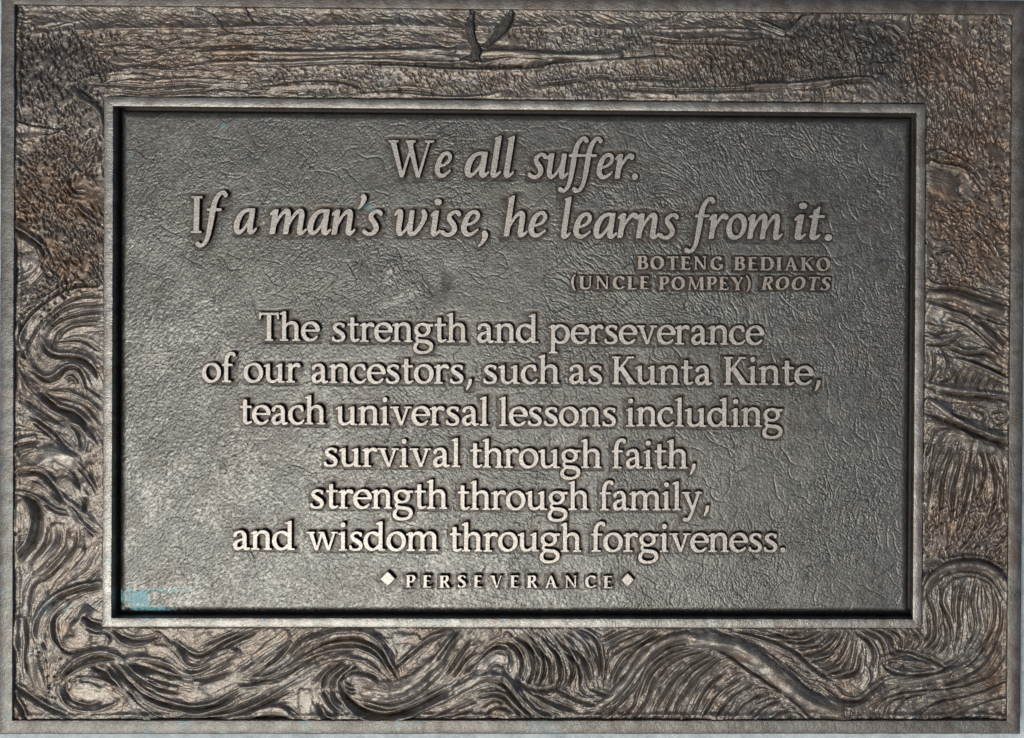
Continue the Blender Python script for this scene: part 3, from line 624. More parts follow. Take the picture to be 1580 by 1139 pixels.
 (-6, 3, 4, [(795,1048),(811,1061),(840,1066),(868,1058)]), (-4.5, 2, 3, [(825,1070),(850,1084),(884,1096)]), (-4.5, 2, 3, [(858,1062),(888,1080),(922,1090)]), (4, 3, 3, [(830,1078),(862,1096),(895,1100)]), (4, 3, 3, [(880,1066),(905,1078),(935,1076)]), (-3, 2, 2, [(910,1064),(935,1072),(950,1068)]),
 (9, 9, 7, [(1062,976),(1024,988),(994,1012),(972,1042),(946,1072),(910,1098)]), (-4, 2, 3, [(1060,990),(1028,1002),(1002,1024),(985,1054),(958,1086),(935,1106)]), (-4, 2, 2, [(1020,978),(988,996),(962,1026),(944,1058)]),
 (-2.8, 1.4, 2, [(1010,972),(985,990),(955,1005),(937,1025),(932,1062)]), (-2.6, 1.4, 2, [(1000,972),(970,985),(944,1000),(932,1015)]), (-2.6, 1.4, 2, [(985,972),(955,985),(935,998)]), (-2.6, 1.4, 2, [(968,972),(945,983),(930,990)]), (-2.6, 1.4, 2, [(1018,975),(990,995),(962,1012),(948,1035),(940,1060)]), (-2.2, 1.4, 2, [(950,972),(935,980),(925,984)]),
 (-4, 2, 3, [(1070,998),(1030,1010),(1002,1032),(987,1062),(976,1092),(952,1109)]), (-4, 2, 3, [(1090,1002),(1042,1020),(1012,1050),(998,1082),(980,1108)]), (-4, 2, 3, [(1100,1006),(1062,1030),(1032,1060),(1012,1098)]), (-4, 2, 3, [(1112,1016),(1077,1045),(1052,1080),(1040,1108)]), (-4, 2, 3, [(1122,1036),(1092,1060),(1070,1096)]), (-4, 2, 3, [(1142,1046),(1112,1066),(1087,1102)]), (-3.5, 2, 2, [(1080,1000),(1036,1014),(1006,1040),(992,1072)]), (-3.5, 2, 2, [(1108,1010),(1070,1036),(1042,1068),(1025,1105)]),
 (4, 3, 2, [(1085,1008),(1050,1026),(1020,1058),(1005,1092)]), (4, 3, 2, [(1106,1024),(1075,1056),(1056,1094)]), (4, 3, 2, [(1130,1050),(1100,1076),(1080,1106)]), (-3.5, 2, 2, [(1165,1055),(1130,1075),(1105,1105)]), (-3.5, 2, 2, [(1185,1068),(1150,1085),(1130,1108)]), (-3.5, 2, 2, [(1205,1080),(1180,1090),(1160,1108)]), (-3, 2, 2, [(1228,1092),(1205,1098),(1190,1110)]),
 # --- bottom, smooth band and fan
 (9, 10, 12, [(1060,982),(1102,990),(1142,998),(1178,1022),(1215,1056),(1252,1082),(1295,1096),(1335,1086)]), (-5, 2.5, 2, [(1078,1000),(1110,1004),(1148,1030),(1188,1056),(1218,1076),(1254,1108)]), (4, 4, 2, [(1124,974),(1170,986),(1216,1006),(1250,1035),(1276,1052)]), (-4, 3, 2, [(1130,974),(1174,983),(1222,1003),(1256,1032),(1280,1048)]),
 (-3.5, 1.6, 2.6, [(1150,972),(1185,980),(1222,978),(1245,972)]), (-3.5, 1.6, 2.6, [(1190,976),(1230,986),(1264,972)]), (-4, 1.6, 3, [(1210,990),(1245,990),(1276,972)]), (-4, 1.6, 3, [(1228,1000),(1262,994),(1288,972)]), (-4, 1.6, 3, [(1236,1012),(1272,1002),(1298,972)]), (-4, 1.6, 3, [(1246,1024),(1282,1010),(1306,972)]), (-4, 1.6, 3, [(1254,1036),(1292,1020),(1312,974)]), (-4, 1.6, 3, [(1264,1044),(1302,1031),(1318,978)]), (-4, 1.6, 3, [(1280,1048),(1312,1036),(1323,988)]), (-7, 3, 3, [(1300,1046),(1322,1036),(1328,1010)]),
 (5, 2, 2, [(1250,1018),(1288,1004),(1304,975)]), (5, 2, 2, [(1272,1038),(1302,1020),(1316,980)]), (4, 2, 2, [(1238,1004),(1270,996),(1294,975)]),
 (-5, 2, 2.5, [(1322,976),(1340,990),(1350,1008),(1348,1030)]), (-4, 1.8, 2.5, [(1335,972),(1358,985),(1366,1004)]), (-4, 1.8, 2.5, [(1355,972),(1375,985),(1379,1000)]), (-3.6, 1.8, 2.5, [(1375,972),(1390,984),(1391,1000)]), (-3.6, 1.8, 2.5, [(1395,972),(1406,985),(1402,1000)]), (-3.6, 1.8, 2.5, [(1410,975),(1421,988),(1414,1003)]), (4, 3, 3, [(1330,985),(1342,1005),(1340,1035)]), (5, 4, 4, [(1335,1025),(1342,1045),(1335,1062)]),
 (-4, 2, 3, [(1358,1012),(1385,1005),(1412,1010),(1440,1020),(1462,1032)]), (-4, 2, 2, [(1362,1018),(1368,1032),(1390,1041),(1425,1041),(1452,1031)]), (4, 5, 5, [(1385,1018),(1410,1022),(1436,1028)]), (-2.6, 1.5, 1.5, [(1390,1030),(1406,1022),(1432,1028)]), (-2.4, 1.5, 1.5, [(1372,1020),(1395,1012),(1420,1018)]),
 (-5, 2, 3, [(1276,1062),(1300,1080),(1326,1081),(1346,1066),(1372,1050),(1402,1046),(1450,1036),(1482,1016)]), (5, 4, 3, [(1282,1056),(1304,1073),(1326,1074),(1346,1058),(1374,1044)]), (-3, 2, 2, [(1228,1044),(1245,1060),(1272,1076)]), (4, 3, 2, [(1345,1075),(1365,1062),(1350,1072)]),
 # --- right lower knot
 (9, 8, 10, [(1420,935),(1428,900),(1448,880),(1478,869),(1512,871),(1540,886),(1554,910)]), (-5, 2, 2, [(1418,925),(1430,890),(1455,870),(1480,863),(1515,864),(1545,880),(1558,900)]), (-3, 1.5, 2, [(1440,905),(1462,885),(1495,880),(1525,890),(1546,915)]), (-2.4, 1.2, 2, [(1450,915),(1470,893),(1500,888),(1530,902),(1544,930)]),
 (-5, 2, 2.5, [(1430,915),(1442,950),(1442,985),(1425,1002)]), (-5, 2, 2.5, [(1458,898),(1452,930),(1466,960),(1471,992)]), (-4, 2, 2, [(1473,898),(1470,930),(1474,960)]), (-5, 2, 2.5, [(1491,893),(1479,930),(1481,970),(1474,1002)]), (-4, 2, 2, [(1506,890),(1501,930),(1506,970),(1490,1002)]), (-4, 2, 2, [(1530,905),(1536,940),(1530,976),(1502,1020),(1470,1036)]), (-3.5, 2, 2, [(1546,930),(1542,980),(1512,1030),(1452,1060)]),
 (5, 3, 3, [(1448,905),(1452,945),(1457,985)]), (5, 3, 3, [(1482,893),(1474,930),(1476,972)]), (4, 3, 3, [(1498,890),(1491,930),(1494,975)]), (-4, 2, 2, [(1432,950),(1434,975),(1428,990)]), (-3.5, 1.6, 2, [(1460,965),(1462,990),(1450,1008)]), (-3.5, 1.6, 2, [(1448,960),(1450,985),(1440,1003)]), (5, 6, 6, [(1520,990),(1495,1020),(1462,1036),(1410,1046)]),
 (-3, 1.6, 2.5, [(1556,1000),(1530,1040),(1480,1060),(1402,1068),(1362,1080),(1346,1106)]), (-3, 1.6, 2.5, [(1552,1050),(1500,1073),(1440,1085),(1402,1106)]), (-3, 1.6, 2, [(1440,1066),(1400,1078),(1376,1106)]), (-3, 1.6, 2, [(1470,1076),(1430,1092),(1418,1108)]), (-3, 1.6, 2, [(1400,1072),(1372,1086),(1360,1108)]), (-3, 1.6, 2, [(1553,1072),(1510,1088),(1470,1106)]),
 # --- right side
 (6, 3, 4, [(1431,240),(1445,232),(1465,238),(1488,249)]), (5, 3, 5, [(1432,246),(1450,253),(1480,259),(1497,269),(1500,284)]), (-4, 2, 2.5, [(1432,243),(1452,250),(1482,254),(1505,268),(1515,285)]), (-3, 1.2, 1.2, [(1448,236),(1445,246)]), (-3, 1.2, 1.2, [(1457,238),(1454,249)]), (-3, 1.2, 1.2, [(1466,241),(1463,251)]), (-3, 1.2, 1.2, [(1475,245),(1472,254)]), (-3, 1.2, 1.2, [(1484,249),(1480,257)]),
 (-3.5, 2, 2, [(1490,262),(1506,280),(1518,296)]), (-3.5, 2, 2, [(1505,358),(1525,375),(1538,396)]), (-3.5, 2, 2, [(1448,392),(1465,385),(1480,398),(1490,418)]), (4, 3, 3, [(1436,395),(1446,412),(1442,430)]),
 (5, 3, 5, [(1430,428),(1440,437),(1465,441)]), (7, 8, 8, [(1434,452),(1470,456),(1510,470),(1550,482)]), (-4, 2, 3, [(1440,446),(1475,446),(1515,458),(1556,470)]), (6, 6, 4, [(1432,470),(1450,475),(1470,485)]), (8, 5, 3, [(1456,478),(1490,489),(1520,514),(1548,538)]), (-5, 2, 3, [(1465,492),(1492,503),(1518,525),(1540,545)]), (6, 4, 3, [(1508,486),(1530,497),(1556,507)]), (-6, 2.5, 3, [(1512,494),(1532,510),(1552,532)]), (-5, 2, 2, [(1500,486),(1525,494),(1545,500)]),
 (7, 5, 4, [(1470,496),(1495,508),(1520,528),(1535,540)]), (-4, 2, 2, [(1432,512),(1446,516),(1460,509)]), (-4, 2, 2, [(1430,532),(1460,531),(1486,514)]), (4, 3, 2, [(1434,524),(1460,523),(1480,510)]), (-4, 2, 2, [(1440,542),(1441,568),(1435,592)]), (6, 8, 8, [(1450,545),(1452,565),(1444,585)]),
 (6, 4, 3, [(1466,531),(1492,540),(1522,538),(1541,550)]), (-5, 2, 3, [(1468,538),(1494,547),(1520,546),(1538,555)]), (-6, 3, 2, [(1474,549),(1510,561),(1552,580)]), (7, 4, 4, [(1478,554),(1518,568),(1556,586)]), (-3, 1.5, 2, [(1476,570),(1466,584),(1450,590)]),
 (-3, 1.4, 2, [(1490,562),(1478,582),(1474,598)]), (-3, 1.4, 2, [(1500,566),(1490,586),(1486,600)]), (-3, 1.4, 2, [(1510,570),(1501,588),(1498,602)]), (-3, 1.4, 2, [(1520,574),(1512,590),(1509,603)]), (-3, 1.4, 2, [(1530,580),(1522,594),(1520,605)]), (-3, 1.4, 2, [(1542,586),(1533,598)]),
 (-6, 2.5, 3, [(1438,600),(1480,610),(1522,613),(1558,618)]), (5, 4, 4, [(1432,592),(1475,601),(1520,605),(1557,609)]), (10, 7, 4, [(1431,616),(1450,630),(1480,648),(1500,658),(1530,670),(1558,675)]), (4, 3, 3, [(1470,625),(1500,620),(1540,625)]), (-3, 2, 2, [(1530,640),(1545,634),(1552,645),(1542,655),(1532,648)]), (-3, 2, 2, [(1500,630),(1520,640),(1515,655)]), (5, 4, 4, [(1550,625),(1556,640),(1553,655)]),
 (-8, 3, 5, [(1430,638),(1470,654),(1502,668),(1530,680),(1556,684)]),
 (7, 5, 9, [(1432,690),(1446,668),(1475,662),(1502,676),(1530,682),(1552,704)]), (-5, 2, 2, [(1504,672),(1497,710),(1488,750),(1482,775)]), (-5, 2, 2, [(1511,690),(1520,722),(1512,765)]), (-4, 2, 2, [(1440,668),(1430,704)]), (-4.5, 2, 2.5, [(1458,682),(1441,722),(1432,772)]), (-4.5, 2, 2.5, [(1472,692),(1457,740),(1452,792)]), (-4.5, 2, 2.5, [(1486,700),(1474,752),(1468,805)]), (-4.5, 2, 2.5, [(1530,702),(1536,752),(1526,812)]), (-4, 2, 2.5, [(1550,722),(1551,790)]), (-4, 2, 2, [(1496,730),(1490,770),(1478,820)]), (-4, 2, 2, [(1448,690),(1434,730)]), (-4, 2, 2, [(1522,690),(1532,720),(1545,745)]),
 (6, 4, 4, [(1466,690),(1450,735),(1443,785)]), (6, 4, 4, [(1480,700),(1466,750),(1460,795)]), (7, 5, 5, [(1502,720),(1498,760),(1490,800)]), (5, 3, 3, [(1440,685),(1434,715)]), (5, 4, 4, [(1526,720),(1530,760),(1518,810)]), (5, 3, 3, [(1508,680),(1505,705)]), (-3.5, 2, 2, [(1540,800),(1520,830),(1500,850)]), (-3.5, 2, 2, [(1556,820),(1535,850)]), (-3.5, 2, 2, [(1510,800),(1500,825),(1480,850)]), (4, 3, 3, [(1540,795),(1520,822)]),
 # --- small scratched marks by the lower rail
 (-2.2, .8, .8, [(1284,1092),(1284,1102)]), (-2.2, .8, .8, [(1284,1092),(1289,1094),(1284,1097),(1289,1102)]), (-2.2, .8, .8, [(1294,1092),(1294,1102),(1298,1102)]), (-2.2, .8, .8, [(1294,1097),(1298,1096)]), (-2.2, .8, .8, [(1303,1092),(1303,1102),(1308,1101)]), (-2.2, .8, .8, [(1303,1096),(1307,1096)]), (-2.2, .8, .8, [(1312,1102),(1313,1092),(1316,1098),(1319,1092),(1320,1102)]), (-2.2, .8, .8, [(1325,1092),(1325,1101),(1330,1101)]),
]
# direction of the fine tool marks where no stroke gives it: (x, y, reach, angle with y down)
GUIDES = [(90,120,60,85),(300,25,120,28),(600,25,150,24),(900,25,150,18),(400,65,200,0),(300,75,120,0),(700,125,150,60),(550,120,120,55),(950,110,90,80),(1200,80,90,70),(1350,80,90,75),(1500,150,90,82),
          (1500,340,60,50),(1490,820,60,105),(90,260,40,100),(90,320,40,62),(130,390,40,70)]
# tool gouges: box in the survey, number, angle, spread, length, depth, half width
GOUGES = [
 ((24,52,165,190), 697, 88, 14, 9, 4.8, 1.02), ((24,55,110,75), 74, 85, 10, 8, 5.7, 1.15), ((24,190,160,215), 74, 70, 25, 8, 4.8, 1.07),
 ((32,215,112,345), 418, 70, 22, 9, 5.2, 1.07), ((95,215,158,270), 139, 112, 15, 10, 5.2, 1.07), ((70,330,158,435), 372, 66, 10, 12, 5.7, 1.07), ((30,440,90,500), 93, 60, 60, 6, 4.8, 1.15), ((60,430,158,455), 74, 70, 40, 6, 5.2, 1.15),
 ((165,48,720,80), 325, 2, 8, 22, 2.8, 0.82), ((165,50,520,80), 195, 80, 25, 5, 3.3, 0.82), ((400,104,1060,142), 1069, 60, 16, 7, 3.6, 0.82), ((770,46,1010,58), 78, 84, 12, 7, 4.2, 1.07), ((820,60,1075,80), 195, 86, 8, 8, 3.3, 0.82), ((820,56,1000,80), 55, 0, 4, 24, 2.4, 0.74), ((860,98,1075,122), 232, 88, 8, 8, 3.2, 0.82), ((1055,100,1160,136), 195, 85, 12, 8, 3.6, 0.82), ((850,130,960,152), 78, 82, 10, 8, 3.6, 0.82),
 ((1060,66,1320,126), 697, 82, 28, 9, 4.2, 0.98), ((1225,24,1440,130), 604, 70, 60, 9, 4.8, 1.15), ((1180,108,1420,124), 148, 84, 14, 11, 4.7, 0.98), ((1200,134,1425,154), 195, 80, 30, 6, 3.2, 0.82), ((1405,24,1560,250), 1069, 84, 35, 9, 4.8, 1.15), ((1432,140,1520,225), 120, 86, 6, 24, 5.7, 1.23),
 ((1480,258,1560,440), 418, 55, 60, 9, 4.8, 1.07), ((1434,310,1500,440), 302, 60, 60, 9, 4.8, 1.07), ((1432,755,1558,872), 511, 105, 24, 10, 4.7, 1.07), ((1520,820,1558,870), 55, 120, 12, 18, 5.7, 1.15),
 ((24,10,720,40), 418, 27, 9, 24, 1.8, 0.74), ((730,12,1200,42), 325, 18, 12, 18, 2.1, 0.74), ((24,10,150,30), 36, 25, 10, 26, 3.0, 0.90), ((640,18,720,36), 23, 24, 4, 24, 3.8, 0.90), ((790,18,860,40), 27, 22, 8, 26, 3.0, 0.82), ((190,72,420,106), 232, 0, 8, 22, 2.8, 0.82), ((130,108,560,148), 325, 3, 14, 18, 2.4, 0.82), ((600,975,655,995), 18, 175, 6, 26, 2.4, 0.74), ((60,1005,110,1075), 55, 60, 90, 3, 4.2, 0.98), ((1430,605,1556,670), 120, 70, 50, 8, 3.3, 0.90), ((1440,545,1470,590), 27, 60, 60, 6, 3.8, 1.07),
]
# tool marks that follow the strokes: box, number, length, depth, half width
STRANDS = [
 ((24,440,158,620), 150, 34, 0.9, 0.9), ((24,600,158,800), 150, 26, 0.7, 0.9), ((24,790,158,960), 190, 36, 0.8, 0.9), ((24,940,400,1108), 380, 34, 0.8, 0.9), ((380,972,740,1110), 620, 36, 1.2, 0.95), ((690,972,780,1108), 160, 28, 1.8, 1.0),
 ((780,972,935,1108), 330, 26, 2.0, 1.1), ((930,972,1060,1108), 320, 34, 1.6, 1.0), ((990,1000,1260,1110), 520, 30, 2.4, 1.2), ((1100,972,1320,1050), 300, 28, 1.6, 1.0), ((1240,1000,1350,1090), 100, 24, 1.0, 0.9), ((1340,972,1558,1110), 800, 30, 1.9, 1.1), ((1425,875,1556,1010), 420, 30, 1.7, 1.0), ((1432,420,1558,640), 520, 26, 1.6, 1.0), ((1432,660,1558,790), 300, 32, 2.0, 1.1), ((1060,985,1250,1100), 120, 30, 0.8, 0.9),
]
# broad swells the modeller left smooth: (rise, half width, points)
SWELLS = [
 (3, 8, [(925,1090),(948,1070),(972,1042),(994,1012),(1024,990),(1058,979)]), (4, 17, [(1075,985),(1110,990),(1145,1002),(1180,1025),(1212,1052),(1248,1078),(1290,1092)]), (3, 8, [(1424,915),(1448,881),(1478,870),(1512,871),(1540,886),(1552,905)]),
 (3, 12, [(552,1050),(575,1056),(610,1060),(645,1044),(668,1022)]), (3, 9, [(742,1030),(762,1014),(778,1018)]), (2, 13, [(470,1072),(472,1100)]), (2, 14, [(120,1062),(150,1072),(165,1068)]), (2, 8, [(405,1100),(440,1098)]),
 (3, 15, [(45,712),(80,700),(115,715)]), (3, 12, [(100,745),(125,765)]), (2, 12, [(36,780),(34,815)]), (2, 10, [(60,880),(78,850),(88,815)]), (2, 9, [(80,905),(105,875),(125,850)]), (2, 9, [(100,930),(70,955),(62,985)]), (3, 14, [(120,970),(130,985),(112,990)]), (2, 12, [(50,1020),(60,1055)]),
 (2, 10, [(235,1000),(262,1010),(290,1050)]), (2, 12, [(320,1062),(360,1048),(400,1030)]), (2, 9, [(395,1015),(420,995),(440,980)]), (2, 10, [(640,985),(612,985)]), (2, 8, [(650,1020),(672,995)]), (3, 7, [(705,1062),(740,1050),(770,1050)]),
 (3, 5, [(330,82),(400,81),(500,82),(600,80),(700,78)]), (2, 4, [(320,98),(420,97),(540,93),(640,96)]), (3, 6, [(740,83),(790,82),(840,85),(900,88),(955,86)]), (3, 5, [(113,138),(130,155),(150,168),(158,190)]), (2, 12, [(30,205),(60,206)]), (2, 10, [(28,235),(40,228)]), (2, 11, [(25,405),(45,400)]),
 (2, 20, [(1445,275),(1462,290)]), (3, 8, [(1436,455),(1472,458),(1512,472),(1548,484)]), (2, 8, [(1436,480),(1450,485)]), (2, 9, [(1450,600),(1500,596)]), (3, 6, [(1440,620),(1465,640)]), (3, 9, [(1448,678),(1480,675),(1500,688),(1528,692)]), (2, 7, [(1168,134),(1220,133),(1280,127)]), (2, 6, [(420,137),(470,134),(520,135)]), (2, 7, [(1370,1050),(1420,1050),(1460,1040)]),
]
# ---------------------------------------------------------------- height of the carved border and of the grained panel
H_STEP = 1.0
gx = np.arange(-OX-3, OX+3.01, H_STEP); gy = np.arange(OY+3, -OY-3.01, -H_STEP)      # rows run down the plaque
GX, GY = np.meshgrid(gx, gy)
NX, NY = len(gx), len(gy)
def to_grid(p): return np.stack([(p[:, 0]-gx[0])/H_STEP, (gy[0]-p[:, 1])/H_STEP], 1)

relief = 2.6*fbm(GX/70, GY/70, 3, 3)+1.1*fbm(GX/16, GY/16, 3, 9)
cos2 = np.zeros_like(relief); sin2 = np.zeros_like(relief); wsum = np.full_like(relief, 1e-3)

def dense(pts, step):
    P = _spline([(x, y) for x, y in pts], step)
    return P

for hgt, wl, wr, pts in STROKES:
    w = at(*np.array(pts, float).T, z=REL_Z)
    g = to_grid(_spline([tuple(p) for p in w], 2.0))
    seg_t = np.gradient(g, axis=0); seg_t /= np.maximum(np.hypot(seg_t[:, 0], seg_t[:, 1]), 1e-6)[:, None]
    reach = int(max(22, 3.2*max(wl, wr))/H_STEP)
    x0, x1 = max(0, int(g[:, 0].min())-reach), min(NX, int(g[:, 0].max())+reach+2)
    y0, y1 = max(0, int(g[:, 1].min())-reach), min(NY, int(g[:, 1].max())+reach+2)
    if x1-x0 < 2 or y1-y0 < 2: continue
    X, Y = np.meshgrid(np.arange(x0, x1), np.arange(y0, y1))
    best = np.full(X.shape, 1e9); idx = np.zeros(X.shape, int)
    for k, (px, py) in enumerate(g):
        d = (X-px)**2+(Y-py)**2
        m = d < best
        best[m] = d[m]; idx[m] = k
    d = np.sqrt(best)*H_STEP
    t = seg_t[idx]
    side = t[..., 0]*(Y-g[idx, 1])-t[..., 1]*(X-g[idx, 0])          # > 0 on the right of travel
    wid = np.where(side > 0, wr, wl)
    s = idx/max(1, len(g)-1)
    taper = np.clip(np.minimum(s, 1-s)*6, 0, 1)**0.7*0.85+0.15
    width_var = 0.8+0.35*vnoise(X/14, Y/14, 5)
    prof = np.exp(-(d/(wid*width_var))**(2.0 if hgt < 0 else 1.7))
    core = (0.55*prof+0.6*np.exp(-(d/1.15)**2)) if hgt < 0 else prof*(0.62 if min(wl, wr) < 3.1 else 0.85)
    relief[y0:y1, x0:x1] += hgt*taper*core*(0.9+0.25*vnoise(X/9, Y/9, 8))
    if hgt < 0:                                                     # the tool throws up a small lip
        relief[y0:y1, x0:x1] += -0.25*hgt*taper*np.exp(-((d-2.2*wid)/(1.1*wid))**2)
    ww = np.exp(-(d/14)**2)*abs(hgt)
    cos2[y0:y1, x0:x1] += ww*(t[..., 0]**2-t[..., 1]**2); sin2[y0:y1, x0:x1] += ww*2*t[..., 0]*t[..., 1]; wsum[y0:y1, x0:x1] += ww
for x, y, r, a in GUIDES:
    c = to_grid(at([x], [y], REL_Z))[0]
    I, J = np.meshgrid(np.arange(NX), np.arange(NY))
    ww = 0.5*np.exp(-(((I-c[0])**2+(J-c[1])**2)*H_STEP**2)/r**2)
    cos2 += ww*math.cos(2*math.radians(a)); sin2 += ww*math.sin(2*math.radians(a)); wsum += ww
ANG = 0.5*np.arctan2(blur(sin2, 4), blur(cos2, 4))

_K = np.arange(-4, 5)
_KX, _KY = np.meshgrid(_K, _K)
def splat(path, depth, width):
    """cut one tapering tool mark along a path of grid points"""
    n = len(path)
    for k, (px, py) in enumerate(path):
        ix, iy = int(px), int(py)
        if ix < 5 or iy < 5 or ix > NX-6 or iy > NY-6: continue
        s = k/max(1, n-1)
        e = math.sin(math.pi*min(0.97, max(0.03, s)))**0.6
        d2 = ((_KX-(px-ix))**2+(_KY-(py-iy))**2)*H_STEP**2
        st = depth*e*np.exp(-d2/(width*width*1.5))
        v = marks[iy-4:iy+5, ix-4:ix+5]
        np.maximum(v, st, out=v)

marks = np.zeros_like(relief)
for (bx0, by0, bx1, by1), n, a, spread, length, depth, width in GOUGES:
    us = rng.uniform(bx0, bx1, n); vs = rng.uniform(by0, by1, n)
    us = us+rng.normal(0, min(14, .12*(bx1-bx0)), n); vs = vs+rng.normal(0, min(9, .12*(by1-by0)), n)
    kp = rng.random(n) < 0.35+0.9*smooth(fbm(us/26, vs/26, 3, int(bx0+7*by0) % 97), -.35, .35)
    us, vs = us[kp], vs[kp]; n = len(us)
    P = to_grid(at(us, vs, REL_Z))
    for (px, py), an, ln, dp in zip(P, np.radians(rng.normal(a, spread, n)), length*rng.uniform(.5, 1.4, n), depth*rng.uniform(.35, 1.15, n)):
        m = max(3, int(ln/1.3)); tt = np.linspace(-.5, .5, m)*ln/H_STEP; bend = rng.normal(0, .12)
        ca, sa = math.cos(an), math.sin(an)
        splat(np.stack([px+tt*ca-bend*tt*tt*sa*.3, py+tt*sa+bend*tt*tt*ca*.3], 1), dp, width*rng.uniform(.8, 1.25))
for (bx0, by0, bx1, by1), n, length, depth, width in STRANDS:
    P = to_grid(at(rng.uniform(bx0, bx1, n), rng.uniform(by0, by1, n), REL_Z))
    for (px, py) in P:
        ln = length*rng.uniform(.5, 1.5); m = max(4, int(ln/1.3)); ds = ln/m/H_STEP
        path = []; x, y = px, py; pa = None
        for k in range(m):
            if not (5 < x < NX-6 and 5 < y < NY-6): break
            a = ANG[int(y), int(x)]
            if pa is not None and math.cos(a-pa) < 0: a += math.pi
            pa = a
            path.append((x, y)); x += ds*math.cos(a); y += ds*math.sin(a)
        if len(path) > 3: splat(path, depth*rng.uniform(.35, 1.1), width*rng.uniform(.8, 1.3))
relief *= 1.12
relief -= marks*0.85
# fine hair lines: noise drawn out along the direction of the carving
def drawn_out(src, steps, h):
    acc = src.copy(); cnt = 1
    JJ, II = np.meshgrid(np.arange(NY, dtype=np.float32), np.arange(NX, dtype=np.float32), indexing='ij')
    cs, sn = np.cos(ANG).astype(np.float32)*h, np.sin(ANG).astype(np.float32)*h
    for sgn in (1, -1):
        x, y = II.copy(), JJ.copy(); dx, dy = cs*sgn, sn*sgn
        for k in range(steps):
            x = np.clip(x+dx, 0, NX-1); y = np.clip(y+dy, 0, NY-1)
            xi, yi = x.astype(int), y.astype(int)
            nx_, ny_ = cs[yi, xi], sn[yi, xi]
            f = np.where(nx_*dx+ny_*dy < 0, -1, 1); dx, dy = nx_*f, ny_*f
            acc += src[yi, xi]; cnt += 1
    return acc/acc.std()
white = rng.normal(0, 1, relief.shape).astype(np.float32)
hair = drawn_out(white, 11, 1.0); strand = drawn_out(blur(rng.normal(0, 1, relief.shape), 6).astype(np.float32), 16, 1.4)
waves = np.zeros_like(relief)
def zone(x0, y0, x1, y1, amt, soft=18):
    a, b_ = at([x0, x1], [y0, y1], REL_Z)
    global waves
    m = smooth(GX, a[0]-soft, a[0]+soft)*(1-smooth(GX, b_[0]-soft, b_[0]+soft))*smooth(GY, b_[1]-soft, b_[1]+soft)*(1-smooth(GY, a[1]-soft, a[1]+soft))
    waves = np.maximum(waves, m*amt)
zone(0, 430, 165, 1139, 0.45); zone(0, 960, 780, 1139, 0.6); zone(760, 960, 1600, 1139, 1.15); zone(1420, 880, 1600, 1139, 1.0); zone(1420, 410, 1600, 760, 0.9); zone(0, 0, 1300, 160, 0.35)
calm = 0.3+0.8*smooth(fbm(GX/28, GY/28, 3, 25), -0.25, 0.2)
relief += waves*calm*(0.26*hair+0.42*strand)
relief += 0.2*fbm(GX/3.2, GY/3.2, 2, 21)
soft = blur(relief, 45)
I_, J_ = np.meshgrid(np.arange(NX), np.arange(NY))
for rise, hw, pts in SWELLS:
    w = at(*np.array(pts, float).T, z=REL_Z)
    g = to_grid(_spline([tuple(p) for p in w], 3.0))
    rc = int(1.6*hw/H_STEP)+2
    x0, x1 = max(0, int(g[:, 0].min())-rc), min(NX, int(g[:, 0].max())+rc); y0, y1 = max(0, int(g[:, 1].min())-rc), min(NY, int(g[:, 1].max())+rc)
    d = np.full((y1-y0, x1-x0), 1e9)
    for px, py in g: d = np.minimum(d, np.hypot(I_[y0:y1, x0:x1]-px, J_[y0:y1, x0:x1]-py))
    d = d*H_STEP+0.25*hw*fbm(GX[y0:y1, x0:x1]/12, GY[y0:y1, x0:x1]/12, 3, 29)
    m = 1-smooth(d, 0.55*hw, 1.15*hw)
    r0 = relief[y0:y1, x0:x1]
    relief[y0:y1, x0:x1] = r0*(1-0.85*m)+0.85*m*(soft[y0:y1, x0:x1]+rise*np.sqrt(np.clip(1-(d/(1.2*hw))**2, 0, 1))+0.22*hair[y0:y1, x0:x1]*0.6)
BIRDS = [
 [[(724,11),(728,20),(733,13),(732,33),(733,50),(737,64),(739,72),(729,77),(721,66),(716,47),(715,30),(718,33),(719,23),(722,27)], [(789,9),(794,20),(791,35),(783,49),(767,63),(751,76),(742,73),(742,69),(751,61),(763,47),(776,33),(785,16)], [(726,73),(733,63),(740,70),(743,78),(740,87),(743,95),(736,93),(727,96),(722,92),(710,90),(724,84),(728,78)]],
 [[(979,45),(993,36),(1003,30),(1018,31),(1020,37),(1006,45),(986,49)], [(1024,31),(1040,23),(1067,13),(1061,22),(1041,33),(1028,36)], [(1014,31),(1028,30),(1026,38),(1014,40)]],
 [[(299,10),(312,14),(326,20),(336,28),(346,42),(352,54),(341,46),(329,35),(318,27),(306,20)], [(318,24),(330,30),(322,34),(311,31)]],
 [[(374,10),(381,12),(384,22),(389,31),(389,38),(381,30),(377,20)]],
 [[(1163,33),(1180,38),(1200,44),(1214,50),(1210,56),(1192,50),(1175,43)], [(1212,51),(1226,37),(1238,24),(1266,19),(1248,30),(1236,42),(1220,56)]],
]
for polys in BIRDS:                                                  # the modeller's knife round each bird
    for poly in polys:
        w = at(*np.array(poly, float).T, z=REL_Z)
        g = to_grid(_spline([tuple(p) for p in w]+[tuple(w[0])], 1.5))
        for px, py in g:
            ix, iy = int(px), int(py)
            if 8 < ix < NX-8 and 8 < iy < NY-8:
                K = np.arange(-6, 7); kx, ky = np.meshgrid(K, K)
                v = relief[iy-6:iy+7, ix-6:ix+7]
                np.minimum(v, (-2.5 if polys is BIRDS[0] else 1.5)+1.8*np.hypot(kx-(px-ix), ky-(py-iy))*H_STEP, out=v)
relief = np.where(relief > 0, 10*np.tanh(relief/10), 12*np.tanh(relief/12))
RELIEF = REL_Z+relief*1.05
